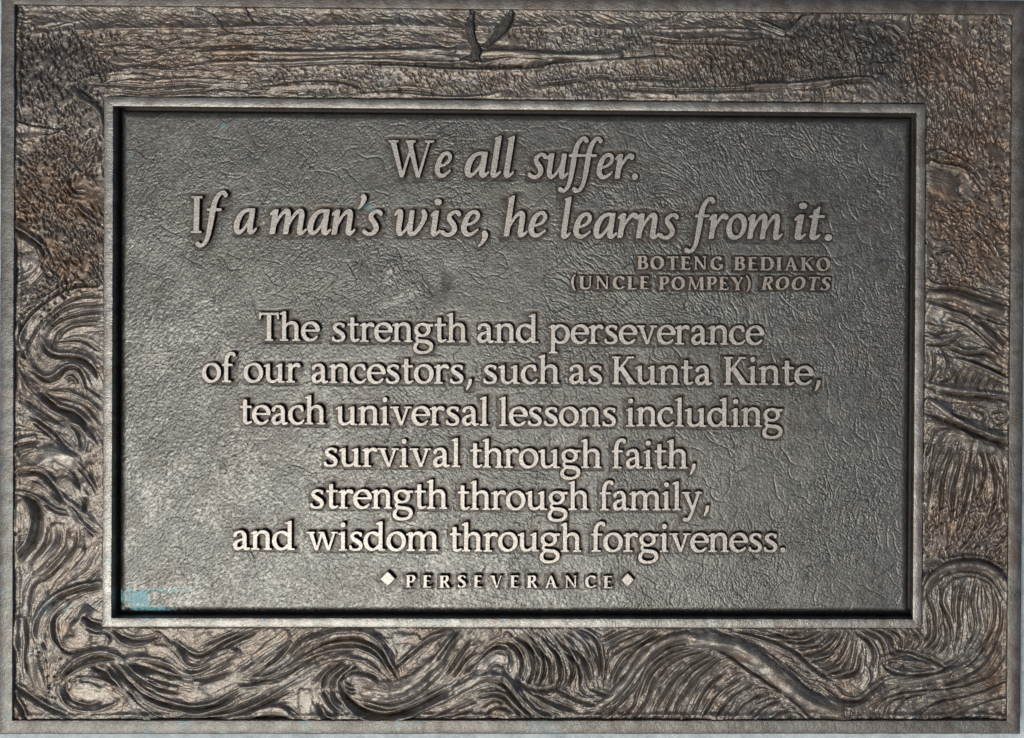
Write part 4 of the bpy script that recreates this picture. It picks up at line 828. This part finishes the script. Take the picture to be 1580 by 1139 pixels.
# the field sinks a little beside the rails
edge = np.minimum(np.minimum(OX-np.abs(GX), OY-np.abs(GY)), np.maximum(np.abs(GX)-FX-FW, np.abs(GY)-FY-FW))
RELIEF -= 2.0*(1-smooth(edge, 0, 5))
edge_o = np.minimum(OX-np.abs(GX), OY-np.abs(GY))
RELIEF += 3.6*(1-smooth(edge_o+3*fbm(GX/25, GY/25, 2, 27), 0, 9))
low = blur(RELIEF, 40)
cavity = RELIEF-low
AU, AV = None, None
def near(u, v, ru, rv, soft=0.5):
    p = at([u], [v], REL_Z)[0]
    q = np.sqrt(((GX-p[0])/ru)**2+((GY-p[1])/rv)**2)
    return 1-smooth(q, 1-soft, 1+soft)
dark_r = np.clip(0.8*near(85, 110, 75, 55)+0.85*near(1240, 75, 130, 60)+0.55*near(1390, 80, 60, 60)+0.5*near(1455, 285, 26, 34)+0.6*near(680, 100, 170, 9)+0.35*near(480, 138, 90, 10)+0.4*near(1500, 690, 45, 22)+0.35*near(1100, 125, 60, 20), 0, 1)
dark_r *= 0.65+0.35*fbm(GX/20, GY/20, 3, 71)
brown_r = np.clip(1.0*near(90, 330, 70, 110)+1.0*near(1500, 340, 70, 110)+0.6*near(1490, 150, 80, 130)+0.5*near(1500, 800, 70, 70)+0.4*near(300, 70, 200, 40)+0.4*near(1120, 100, 120, 30)+0.5*near(1545, 520, 20, 60)+0.5*near(1540, 1010, 25, 60)+0.25, 0, 1)
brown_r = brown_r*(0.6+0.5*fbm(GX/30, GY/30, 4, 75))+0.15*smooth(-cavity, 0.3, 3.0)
worn_lit_r = np.clip(smooth(cavity, 0.8, 4.5)*0.62*(0.7+0.5*fbm(GX/25, GY/25, 3, 77)), 0, 1)
worn_lit_r = np.clip(worn_lit_r+0.25*near(762, 1022, 24, 16, 0.9)+0.23*near(905, 990, 26, 14)+0.18*near(100, 700, 28, 16)+0.20*near(480, 1085, 22, 18)+0.18*near(1340, 1040, 12, 16)+0.20*near(1452, 630, 16, 8)+0.16*near(1450, 485, 14, 10)+0.16*near(45, 415, 18, 22)+0.18*near(140, 1065, 24, 14), 0, 0.85)  # pale spots paint the light on tilted crests, added to the rubbed wear
verd_r = 0.15*near(80, 935, 40, 18)*smooth(fbm(GX/9, GY/9, 3, 82), -.1, .3)+0.12*smooth(fbm(GX/14, GY/14, 5, 83, .7), .30, .55)*smooth(fbm(GX/3, GY/3, 2, 84), -.2, .3)*smooth(-GX-GY, 100, 1000)

# ---------------------------------------------------------------- the panel: leather grain, creases, a worn halo round the letters
PXH, PYH = FX-4.5, FY-4.5                # the panel slab stops short of the frame and leaves a groove
px_ = np.arange(-PXH, PXH+0.01, H_STEP); py_ = np.arange(PYH, -PYH-0.01, -H_STEP)
QX, QY = np.meshgrid(px_, py_)
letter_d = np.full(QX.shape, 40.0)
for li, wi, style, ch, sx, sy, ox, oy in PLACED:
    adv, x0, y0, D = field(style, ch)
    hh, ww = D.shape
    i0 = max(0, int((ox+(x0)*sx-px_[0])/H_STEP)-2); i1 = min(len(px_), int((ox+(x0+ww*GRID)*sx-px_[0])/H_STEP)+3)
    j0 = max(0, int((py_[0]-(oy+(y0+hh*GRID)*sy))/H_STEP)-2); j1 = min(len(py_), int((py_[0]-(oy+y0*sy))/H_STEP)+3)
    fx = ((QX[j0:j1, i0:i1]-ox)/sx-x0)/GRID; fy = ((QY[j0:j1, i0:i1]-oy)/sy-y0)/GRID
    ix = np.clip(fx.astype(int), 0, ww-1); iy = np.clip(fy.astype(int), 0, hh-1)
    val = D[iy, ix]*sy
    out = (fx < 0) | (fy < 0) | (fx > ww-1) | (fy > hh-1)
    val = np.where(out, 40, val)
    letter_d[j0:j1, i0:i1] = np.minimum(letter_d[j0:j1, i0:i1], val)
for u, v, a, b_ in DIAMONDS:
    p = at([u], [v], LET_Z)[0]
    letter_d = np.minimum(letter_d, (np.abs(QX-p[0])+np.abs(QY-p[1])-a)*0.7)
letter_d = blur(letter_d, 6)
halo = 1-smooth(letter_d+4.0*fbm(QX/16, QY/16, 3, 33), 1.0, 13)

wx = QX+7*fbm(QX/22, QY/22, 3, 41); wy = QY+7*fbm(QX/22, QY/22, 3, 47)
stretch = fbm(QX/120, QY/120, 2, 52)
ca, sa = np.cos(0.9*stretch+0.5), np.sin(0.9*stretch+0.5)
rx, ry = wx*ca+wy*sa, -wx*sa+wy*ca
f1, f2 = worley(rx/5.4, ry/4.2, 61)
g1, g2 = worley(rx/15+3, ry/11, 67)
fine = 1-np.exp(-(f2-f1)/0.13); coarse = 1-np.exp(-(g2-g1)/0.06)
c_amt = smooth(fbm(QX/90, QY/90, 3, 55), -0.35, 0.35)
grain = 0.5*(fine-1)*(0.4+0.8*c_amt)+0.9*(coarse-1)*c_amt+0.22*fbm(QX/2.6, QY/2.6, 2, 91)
# the worn lower left is pebbled instead of creased
pebble = smooth(-QX*0.7-QY*0.9+120*fbm(QX/80, QY/80, 2, 57), -120, 420)
grain = grain*(1-0.55*pebble)+pebble*(0.45*fbm(QX/3.0, QY/3.0, 3, 93))
creases = np.zeros_like(QX)
marks_keep, NXk, NYk = marks, NX, NY
marks, NX, NY = creases, len(px_), len(py_)
for k in range(1500):
    x = rng.uniform(10, NX-10); y = rng.uniform(10, NY-10)
    if rng.random() < pebble[int(y), int(x)]*0.8: continue
    fr = x/NX; a = rng.normal(1.35, .55) if fr > 0.62 else rng.normal(0.15, .5) if y < 0.4*NY else rng.uniform(0, math.pi)
    m = int(rng.uniform(12, 60)); path = []
    for q in range(m):
        path.append((x, y)); a += rng.normal(0, 0.17)
        x += 1.1*math.cos(a); y += 1.1*math.sin(a)
    splat(path, rng.uniform(.2, .95), rng.uniform(.6, .8))
marks, NX, NY = marks_keep, NXk, NYk
panel = (grain-creases)*(1-0.85*halo)+0.25*halo*fbm(QX/4, QY/4, 2, 95)
panel += 1.0*fbm(QX/75, QY/75, 3, 97)-0.6*halo
def bump_at(u, v, ru, rv, h, ang=0.0):
    p = at([u], [v], PANEL_Z)[0]; a = math.radians(ang)
    dx, dy = QX-p[0], QY-p[1]
    q = ((dx*math.cos(a)+dy*math.sin(a))/ru)**2+((-dx*math.sin(a)+dy*math.cos(a))/rv)**2
    return h*np.exp(-q)
# the dents below the quotation and the casting bumps
panel += bump_at(665, 440, 10, 22, -1.8, 10)+bump_at(602, 415, 8, 18, 2.0, -20)+bump_at(690, 430, 12, 24, -2.0, -10)
panel += bump_at(330, 790, 9, 40, 1.2, 10)+bump_at(345, 725, 5, 14, 1.2, 5)
dist_e = np.minimum(PXH-np.abs(QX), PYH-np.abs(QY))
roll = np.sqrt(np.clip(1-(1-np.clip(dist_e/13.0, 0, 1))**2, 0, 1))
smooth_rim = smooth(dist_e, 5, 16)
PANEL = PANEL_Z+panel*(0.25+0.75*smooth_rim)-(1-roll)*10.0
brown_p = np.clip(0.8*halo+0.45*(1-smooth(dist_e, 6, 14))*smooth(fbm(QX/40, QY/40, 3, 99), -.5, .3)+0.25*smooth(fbm(QX/50, QY/50, 4, 101), .05, .4), 0, 1)*0.8
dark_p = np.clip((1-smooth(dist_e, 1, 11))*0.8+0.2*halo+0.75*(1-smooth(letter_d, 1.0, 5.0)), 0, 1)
worn_lit_p = np.clip((0.25+pebble)*smooth(fbm(QX/3.2, QY/3.2, 3, 103)+0.6*fbm(QX/40, QY/40, 3, 104), -0.1, 0.6)*0.5, 0, 1)*(1-halo)
def scuff_shading(u, v, ru, rv, ang):
    p = at([u], [v], PANEL_Z)[0]; a = math.radians(ang)
    dx, dy = QX-p[0], QY-p[1]
    q = np.sqrt(((dx*math.cos(a)+dy*math.sin(a))/ru)**2+((-dx*math.sin(a)+dy*math.cos(a))/rv)**2)+0.5*fbm(QX/7, QY/7, 4, 107)
    return 1-smooth(q, 0.3, 1.2)
worn_lit_p = np.clip(worn_lit_p+0.6*scuff_shading(620, 459, 44, 9, 24)+0.35*scuff_shading(604, 420, 10, 20, -15)+0.35*scuff_shading(330, 785, 12, 30, 5)+0.3*scuff_shading(350, 545, 14, 30, -8)+0.25*scuff_shading(232, 780, 10, 50, 4), 0, 1)  # first pale streak paints a dent's lit slope into the colour
dark_p = np.clip(dark_p+0.5*scuff_shading(688, 432, 12, 26, -10)+0.35*scuff_shading(560, 420, 16, 22, 0)+0.3*scuff_shading(500, 760, 40, 24, 10)+0.25*scuff_shading(640, 760, 70, 40, 0), 0, 1)  # dark ovals below the quotation paint the shade of the dents
def blot(u, v, ru, rv):
    p = at([u], [v], PANEL_Z)[0]
    q = np.sqrt(((QX-p[0])/ru)**2+((QY-p[1])/rv)**2)+1.1*fbm(QX/8, QY/8, 5, 105, 0.8)
    return (1-smooth(q, 0.35, 1.2))*(0.55+0.45*smooth(fbm(QX/2.5, QY/2.5, 2, 109), -.3, .3))
verd_p = np.clip(1.05*blot(212, 925, 19, 15)+1.0*blot(232, 941, 32, 7)+0.35*blot(255, 911, 45, 4)+0.5*blot(200, 240, 5, 3)+0.5*blot(345, 195, 4, 4)+0.9*blot(184, 922, 10, 13)+.3*blot(568, 320, 10, 6), 0, 1)

def grid_mesh(name, X, Y, Z, keep, attrs, material, parent):
    """a height field as a mesh of quads with its own normals, so neighbouring pieces meet without a seam"""
    dzx = np.gradient(Z, axis=1)/H_STEP; dzy = -np.gradient(Z, axis=0)/H_STEP
    N = np.stack([-dzx, -dzy, np.ones_like(Z)], -1); N /= np.linalg.norm(N, axis=-1, keepdims=True)
    used = np.zeros(Z.shape, bool)
    used[:-1, :-1] |= keep; used[1:, :-1] |= keep; used[:-1, 1:] |= keep; used[1:, 1:] |= keep
    ids = np.full(Z.shape, -1); ids[used] = np.arange(used.sum())
    co = np.stack([X[used], Y[used], Z[used]], -1)*U
    j, i = np.where(keep)
    quads = np.stack([ids[j+1, i], ids[j+1, i+1], ids[j, i+1], ids[j, i]], -1)
    me = bpy.data.meshes.new(name)
    me.vertices.add(len(co)); me.vertices.foreach_set('co', co.ravel().astype(np.float32))
    me.loops.add(quads.size); me.loops.foreach_set('vertex_index', quads.ravel().astype(np.int32))
    me.polygons.add(len(quads)); me.polygons.foreach_set('loop_start', np.arange(0, quads.size, 4, dtype=np.int32))
    me.polygons.foreach_set('use_smooth', np.ones(len(quads), bool))
    me.update(); me.validate()
    for k, v in attrs.items():
        a = me.attributes.new(k, 'FLOAT', 'POINT'); a.data.foreach_set('value', v[used].astype(np.float32))
    me.normals_split_custom_set_from_vertices(N[used].astype(np.float32))
    return link(name, me, material, parent)

# ---------------------------------------------------------------- the plaque
plaque = empty('bronze_plaque')
plaque.matrix_world = TILT
tag(plaque, 'dark bronze memorial plaque with raised lettering and a carved landscape border', 'plaque')

cy_, cx_ = (GY[:-1, :-1]-H_STEP/2), (GX[:-1, :-1]+H_STEP/2)
ring = (np.abs(cx_) < OX+2) & (np.abs(cy_) < OY+2) & ~((np.abs(cx_) < FX+FW-2) & (np.abs(cy_) < FY+FW-2))
ax, ay = (np.abs(cx_)-FX-FW)/(OX-FX-FW), (np.abs(cy_)-FY-FW)/(OY-FY-FW)
horiz = ay > ax
R_ATTR = {'brown': brown_r, 'dark': dark_r, 'worn_lit': worn_lit_r, 'verdigris': verd_r}
for nm, sel, lab in (('landscape_relief', horiz & (cy_ > 0), 'carved shore and sky with flying birds'), ('wave_relief', horiz & (cy_ < 0), 'curling waves along the lower edge'),
                     ('bark_relief', ~horiz & (cx_ > 0), 'rough bark and folds on the right'), ('cloak_relief', ~horiz & (cx_ < 0), 'bark above sweeping folds on the left')):
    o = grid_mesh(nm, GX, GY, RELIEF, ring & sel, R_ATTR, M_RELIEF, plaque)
    tag(o, lab)
    if nm == 'landscape_relief': landscape = o
text_panel = grid_mesh('text_panel', QX, QY, PANEL, np.ones((len(py_)-1, len(px_)-1), bool), {'brown': brown_p, 'dark': dark_p, 'worn_lit': worn_lit_p, 'verdigris': verd_p}, M_PANEL, plaque)

def rail_ring(name, hx, hy, width, profile, material, seed, wob=0.35, dark_inner=False, shift=(0, 0)):
    """a rectangular frame: the profile (outwards offset, height) swept round the opening, with mitred corners and a hand-finished wobble"""
    pts = []
    n = 420
    side = [((-hx, -hy), (hx, -hy), (0, -1)), ((hx, -hy), (hx, hy), (1, 0)), ((hx, hy), (-hx, hy), (0, 1)), ((-hx, hy), (-hx, -hy), (-1, 0))]
    verts, faces, br, dk, wn_, vd = [], [], [], [], [], []
    m = len(profile)
    cols = 0
    for (a, b_, nrm) in side:
        a, b_ = np.array(a), np.array(b_)
        tdir = (b_-a)/np.linalg.norm(b_-a)
        for t in np.linspace(0, 1, n, endpoint=False):
            edge_t = 2*t-1
            for off, z in profile:
                base = a+(b_-a)*t+tdir*off*edge_t+np.array(nrm)*off
                verts.append((*base, z))
            cols += 1
    V = np.array(verts)
    k1 = fbm(V[:, 0]/24, V[:, 1]/24, 3, seed); k2 = fbm(V[:, 0]/24+50, V[:, 1]/24, 3, seed+4); k3 = fbm(V[:, 0]/30, V[:, 1]/30+90, 3, seed+8)
    V[:, 0] += wob*1.2*k1; V[:, 1] += wob*1.2*k2; V[:, 2] += wob*k3
    for c in range(cols):
        for p in range(m-1):
            a0, a1 = c*m+p, ((c+1) % cols)*m+p
            faces.append((a0, a1, a1+1, a0+1))
    me = bpy.data.meshes.new(name)
    me.from_pydata((V*U).tolist(), [], faces); me.update()
    me.polygons.foreach_set('use_smooth', np.ones(len(faces), bool))
    me.set_sharp_from_angle(angle=math.radians(38))
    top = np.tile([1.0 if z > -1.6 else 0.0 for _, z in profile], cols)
    def put(k, v):
        at_ = me.attributes.new(k, 'FLOAT', 'POINT'); at_.data.foreach_set('value', v.astype(np.float32))
    put('brown', np.clip(0.22*smooth(fbm(V[:, 0]/40, V[:, 1]/40, 2, seed+12, .7), -.3, .6)+0.3*smooth(V[:, 0], 0, 800)+0.35*smooth(V[:, 1], 300, 560), 0, 1)*0.8)
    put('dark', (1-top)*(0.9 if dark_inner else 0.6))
    put('worn_lit', np.clip(top*0.3*smooth(fbm(V[:, 0]/16, V[:, 1]/16, 2, seed+16), -.5, .5), 0, 1))
    put('verdigris', np.clip(0.12*smooth(fbm(V[:, 0]/16, V[:, 1]/16, 2, seed+20), .34, .6)*smooth(-V[:, 0]*.5-V[:, 1], -100, 700), 0, 1))
    o = link(name, me, material, plaque)
    o.location = (shift[0]*U, shift[1]*U, 0)
    return o

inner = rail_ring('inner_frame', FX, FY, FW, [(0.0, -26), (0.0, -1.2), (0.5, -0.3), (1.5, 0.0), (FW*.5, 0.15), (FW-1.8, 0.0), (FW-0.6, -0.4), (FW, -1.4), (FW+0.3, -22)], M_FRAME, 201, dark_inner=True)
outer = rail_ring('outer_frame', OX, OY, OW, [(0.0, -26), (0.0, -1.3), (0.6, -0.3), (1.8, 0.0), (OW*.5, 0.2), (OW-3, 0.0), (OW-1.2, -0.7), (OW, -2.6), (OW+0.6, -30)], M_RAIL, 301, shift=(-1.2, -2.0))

# the sunk channel round the panel and the back of the casting
def box_mesh(x0, y0, z0, x1, y1, z1, bev=0):
    v = [(x, y, z) for z in (z0, z1) for y in (y0, y1) for x in (x0, x1)]
    f = [(0, 2, 3, 1), (4, 5, 7, 6), (0, 1, 5, 4), (2, 6, 7, 3), (0, 4, 6, 2), (1, 3, 7, 5)]
    me = bpy.data.meshes.new('plate'); me.from_pydata([tuple(c*U for c in p) for p in v], [], f); me.update()
    return me
link('back_plate', box_mesh(-OX-OW*.6, -OY-OW*.6, -30, OX+OW*.6, OY+OW*.6, -21), M_DARK, plaque)

# ---------------------------------------------------------------- birds standing out of the landscape
BIRD_LABELS = ['large bird with raised wings at the middle of the landscape', 'gliding bird right of the large bird', 'dark diving bird near the left corner', 'smallest bird, beside the diving one', 'bird with a long raised wing by the dark hill']
for polys, lab in zip(BIRDS, BIRD_LABELS):
    W = [at(*np.array(p, float).T, z=REL_Z+2) for p in polys]
    allp = np.concatenate(W); lo, hi = allp.min(0)-3, allp.max(0)+3
    st = 0.6
    bx = np.arange(lo[0], hi[0], st); by = np.arange(hi[1], lo[1], -st)
    BX, BY = np.meshgrid(bx, by)
    D = np.full(BX.shape, 50.0)
    for poly in W:
        inside = np.zeros(BX.shape, bool); d = np.full(BX.shape, 50.0)
        for a, b_ in zip(poly, np.roll(poly, -1, 0)):
            e = b_-a; tt = np.clip(((BX-a[0])*e[0]+(BY-a[1])*e[1])/max(1e-6, e @ e), 0, 1)
            d = np.minimum(d, np.hypot(BX-a[0]-tt*e[0], BY-a[1]-tt*e[1]))
            c = ((a[1] > BY) != (b_[1] > BY)) & (BX < (b_[0]-a[0])*(BY-a[1])/(b_[1]-a[1]+1e-9)+a[0])
            inside ^= c
        D = np.minimum(D, np.where(inside, -d, d)+(0 if polys is not BIRDS[0] else -0.3 if poly is W[2] else 0.7))
    D += 0.4*fbm(BX/3, BY/3, 2, 131)
    ii = np.clip(((BX-gx[0])/H_STEP).astype(int), 0, NX-1); jj = np.clip(((gy[0]-BY)/H_STEP).astype(int), 0, NY-1)
    ground = low[jj, ii]
    Zb = ground+(4.8 if polys is BIRDS[0] else 2.6)*np.clip(1-np.exp(D/1.1), 0, 1)*(0.93+0.09*np.cos(D*2.4))+0.9*fbm(BX/2.2+BY/6, BY/7, 3, 135)
    Zb = np.where(D > 0, ground-6, Zb)
    keepb = (D[:-1, :-1] < 0.8) & (D[1:, 1:] < 0.8)
    hs, H_STEP = H_STEP, st
    o = grid_mesh('bird', BX, BY, Zb, keepb, {}, M_BIRD if polys is BIRDS[0] else M_RELIEF, landscape)
    H_STEP = hs
    tag(o, lab)

# ---------------------------------------------------------------- raised words
LINE_LABELS = ['large italic line, first of the quotation', 'large italic line, second of the quotation', 'small capitals naming the speaker', 'small capitals in brackets, second line of the source', 'small slanted capitals ending the source',
               'first line of the message', 'second line of the message', 'third line of the message', 'fourth line of the message', 'fifth line of the message', 'last line of the message', 'spaced capitals between two diamonds']
cache = {}
words = {}
lines = {}
for li, wi, style, ch, sx, sy, ox, oy in PLACED:
    words.setdefault((li, wi), []).append((style, ch, sx, sy, ox, oy))
for (li, wi), letters in words.items():
    if li not in lines:
        lines[li] = tag(empty('text_line', plaque), LINE_LABELS[li])
    boxes = [(ox+x0*sx, oy+y0*sy, ox+(x0+D.shape[1]*GRID)*sx, oy+(y0+D.shape[0]*GRID)*sy, D, ox, oy, sx, sy, x0, y0)
             for style, ch, sx, sy, ox, oy in letters for adv, x0, y0, D in [field(style, ch)]]
    WS = 0.5
    wx0, wy0 = min(b[0] for b in boxes)-2, min(b[1] for b in boxes)-2
    wxs = np.arange(wx0, max(b[2] for b in boxes)+2, WS); wys = np.arange(wy0, max(b[3] for b in boxes)+2, WS)
    WD = np.full((len(wys), len(wxs)), 9.0)
    for bx0, by0, bx1, by1, D, ox, oy, sx, sy, x0, y0 in boxes:                # touching letters flow together, as in the casting
        i0, i1 = int((bx0-wx0)/WS)+1, int((bx1-wx0)/WS)-2; j0, j1 = int((by0-wy0)/WS)+1, int((by1-wy0)/WS)-2
        fx = ((wxs[i0:i1]-ox)/sx-x0)/GRID; fy = ((wys[j0:j1]-oy)/sy-y0)/GRID
        ix = np.clip(fx.astype(int), 0, D.shape[1]-2); iy = np.clip(fy.astype(int), 0, D.shape[0]-2)
        tx = (fx-ix)[None]; ty = (fy-iy)[:, None]
        v = (D[np.ix_(iy, ix)]*(1-tx)+D[np.ix_(iy, ix+1)]*tx)*(1-ty)+(D[np.ix_(iy+1, ix)]*(1-tx)+D[np.ix_(iy+1, ix+1)]*tx)*ty
        WD[j0:j1, i0:i1] = np.minimum(WD[j0:j1, i0:i1], v*sy)
    LX, LY = np.meshgrid(wxs, wys)
    WD = WD+0.22*fbm(LX/3, LY/3, 2, 141+li)
    loops = [np.stack([wx0+lp[:, 0]*WS, wy0+lp[:, 1]*WS], 1) for lp in contours(WD+0.45)]
    me = outline_mesh(loops, LET_Z-PANEL_Z+2.5, 0.45, PANEL_Z-2.5)
    me.name = 'word'
    o = bpy.data.objects.new('word', me); SC.collection.objects.link(o); o.parent = lines[li]
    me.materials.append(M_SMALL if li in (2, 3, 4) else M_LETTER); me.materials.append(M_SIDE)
for u, v, a, b_ in DIAMONDS:
    p = at([u], [v], LET_Z)[0]
    q = [(a, 0), (a*.35, b_*.7), (0, b_), (-a*.6, b_*.42), (-a, 0), (-a*.45, -b_*.58), (0, -b_), (a*.62, -b_*.42)]
    lp = np.array([(p[0]+x, p[1]+y) for x, y in q])
    me = outline_mesh([lp], LET_Z-PANEL_Z+2.5, 1.2, PANEL_Z-2.5); me.name = 'diamond'
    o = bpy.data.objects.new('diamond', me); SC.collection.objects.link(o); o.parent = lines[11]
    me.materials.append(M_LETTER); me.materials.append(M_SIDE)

# ---------------------------------------------------------------- the stone it lies on
sx_ = np.linspace(-2400, 2400, 321); sy_ = np.linspace(2000, -2000, 267)
SX, SY = np.meshgrid(sx_, sy_)
SZ = -30.0+2.0*fbm(SX/60, SY/60, 4, 151)-1.5
verts = (np.stack([SX.ravel(), SY.ravel(), SZ.ravel()], 1)*U)
w_ = len(sx_)
faces = [(j*w_+i, (j+1)*w_+i, (j+1)*w_+i+1, j*w_+i+1) for j in range(len(sy_)-1) for i in range(w_-1)]
# sides and underside of the block
n0 = len(verts)
loop = [j*w_ for j in range(len(sy_))]+[(len(sy_)-1)*w_+i for i in range(1, w_)]+[j*w_+w_-1 for j in range(len(sy_)-2, -1, -1)]+[i for i in range(w_-2, 0, -1)]
lowv = verts[loop].copy(); lowv[:, 2] = -180*U
faces += [(loop[k], n0+k, n0+(k+1) % len(loop), loop[(k+1) % len(loop)])[::-1] for k in range(len(loop))]
faces.append(tuple(n0+k for k in range(len(loop)))[::-1])
me = bpy.data.meshes.new('stone_slab'); me.from_pydata(np.concatenate([verts, lowv]).tolist(), [], faces); me.update()
slab = link('stone_slab', me, M_STONE)
slab.matrix_world = TILT
tag(slab, 'pale grey rough stone slab under the bronze plaque', 'stone slab')
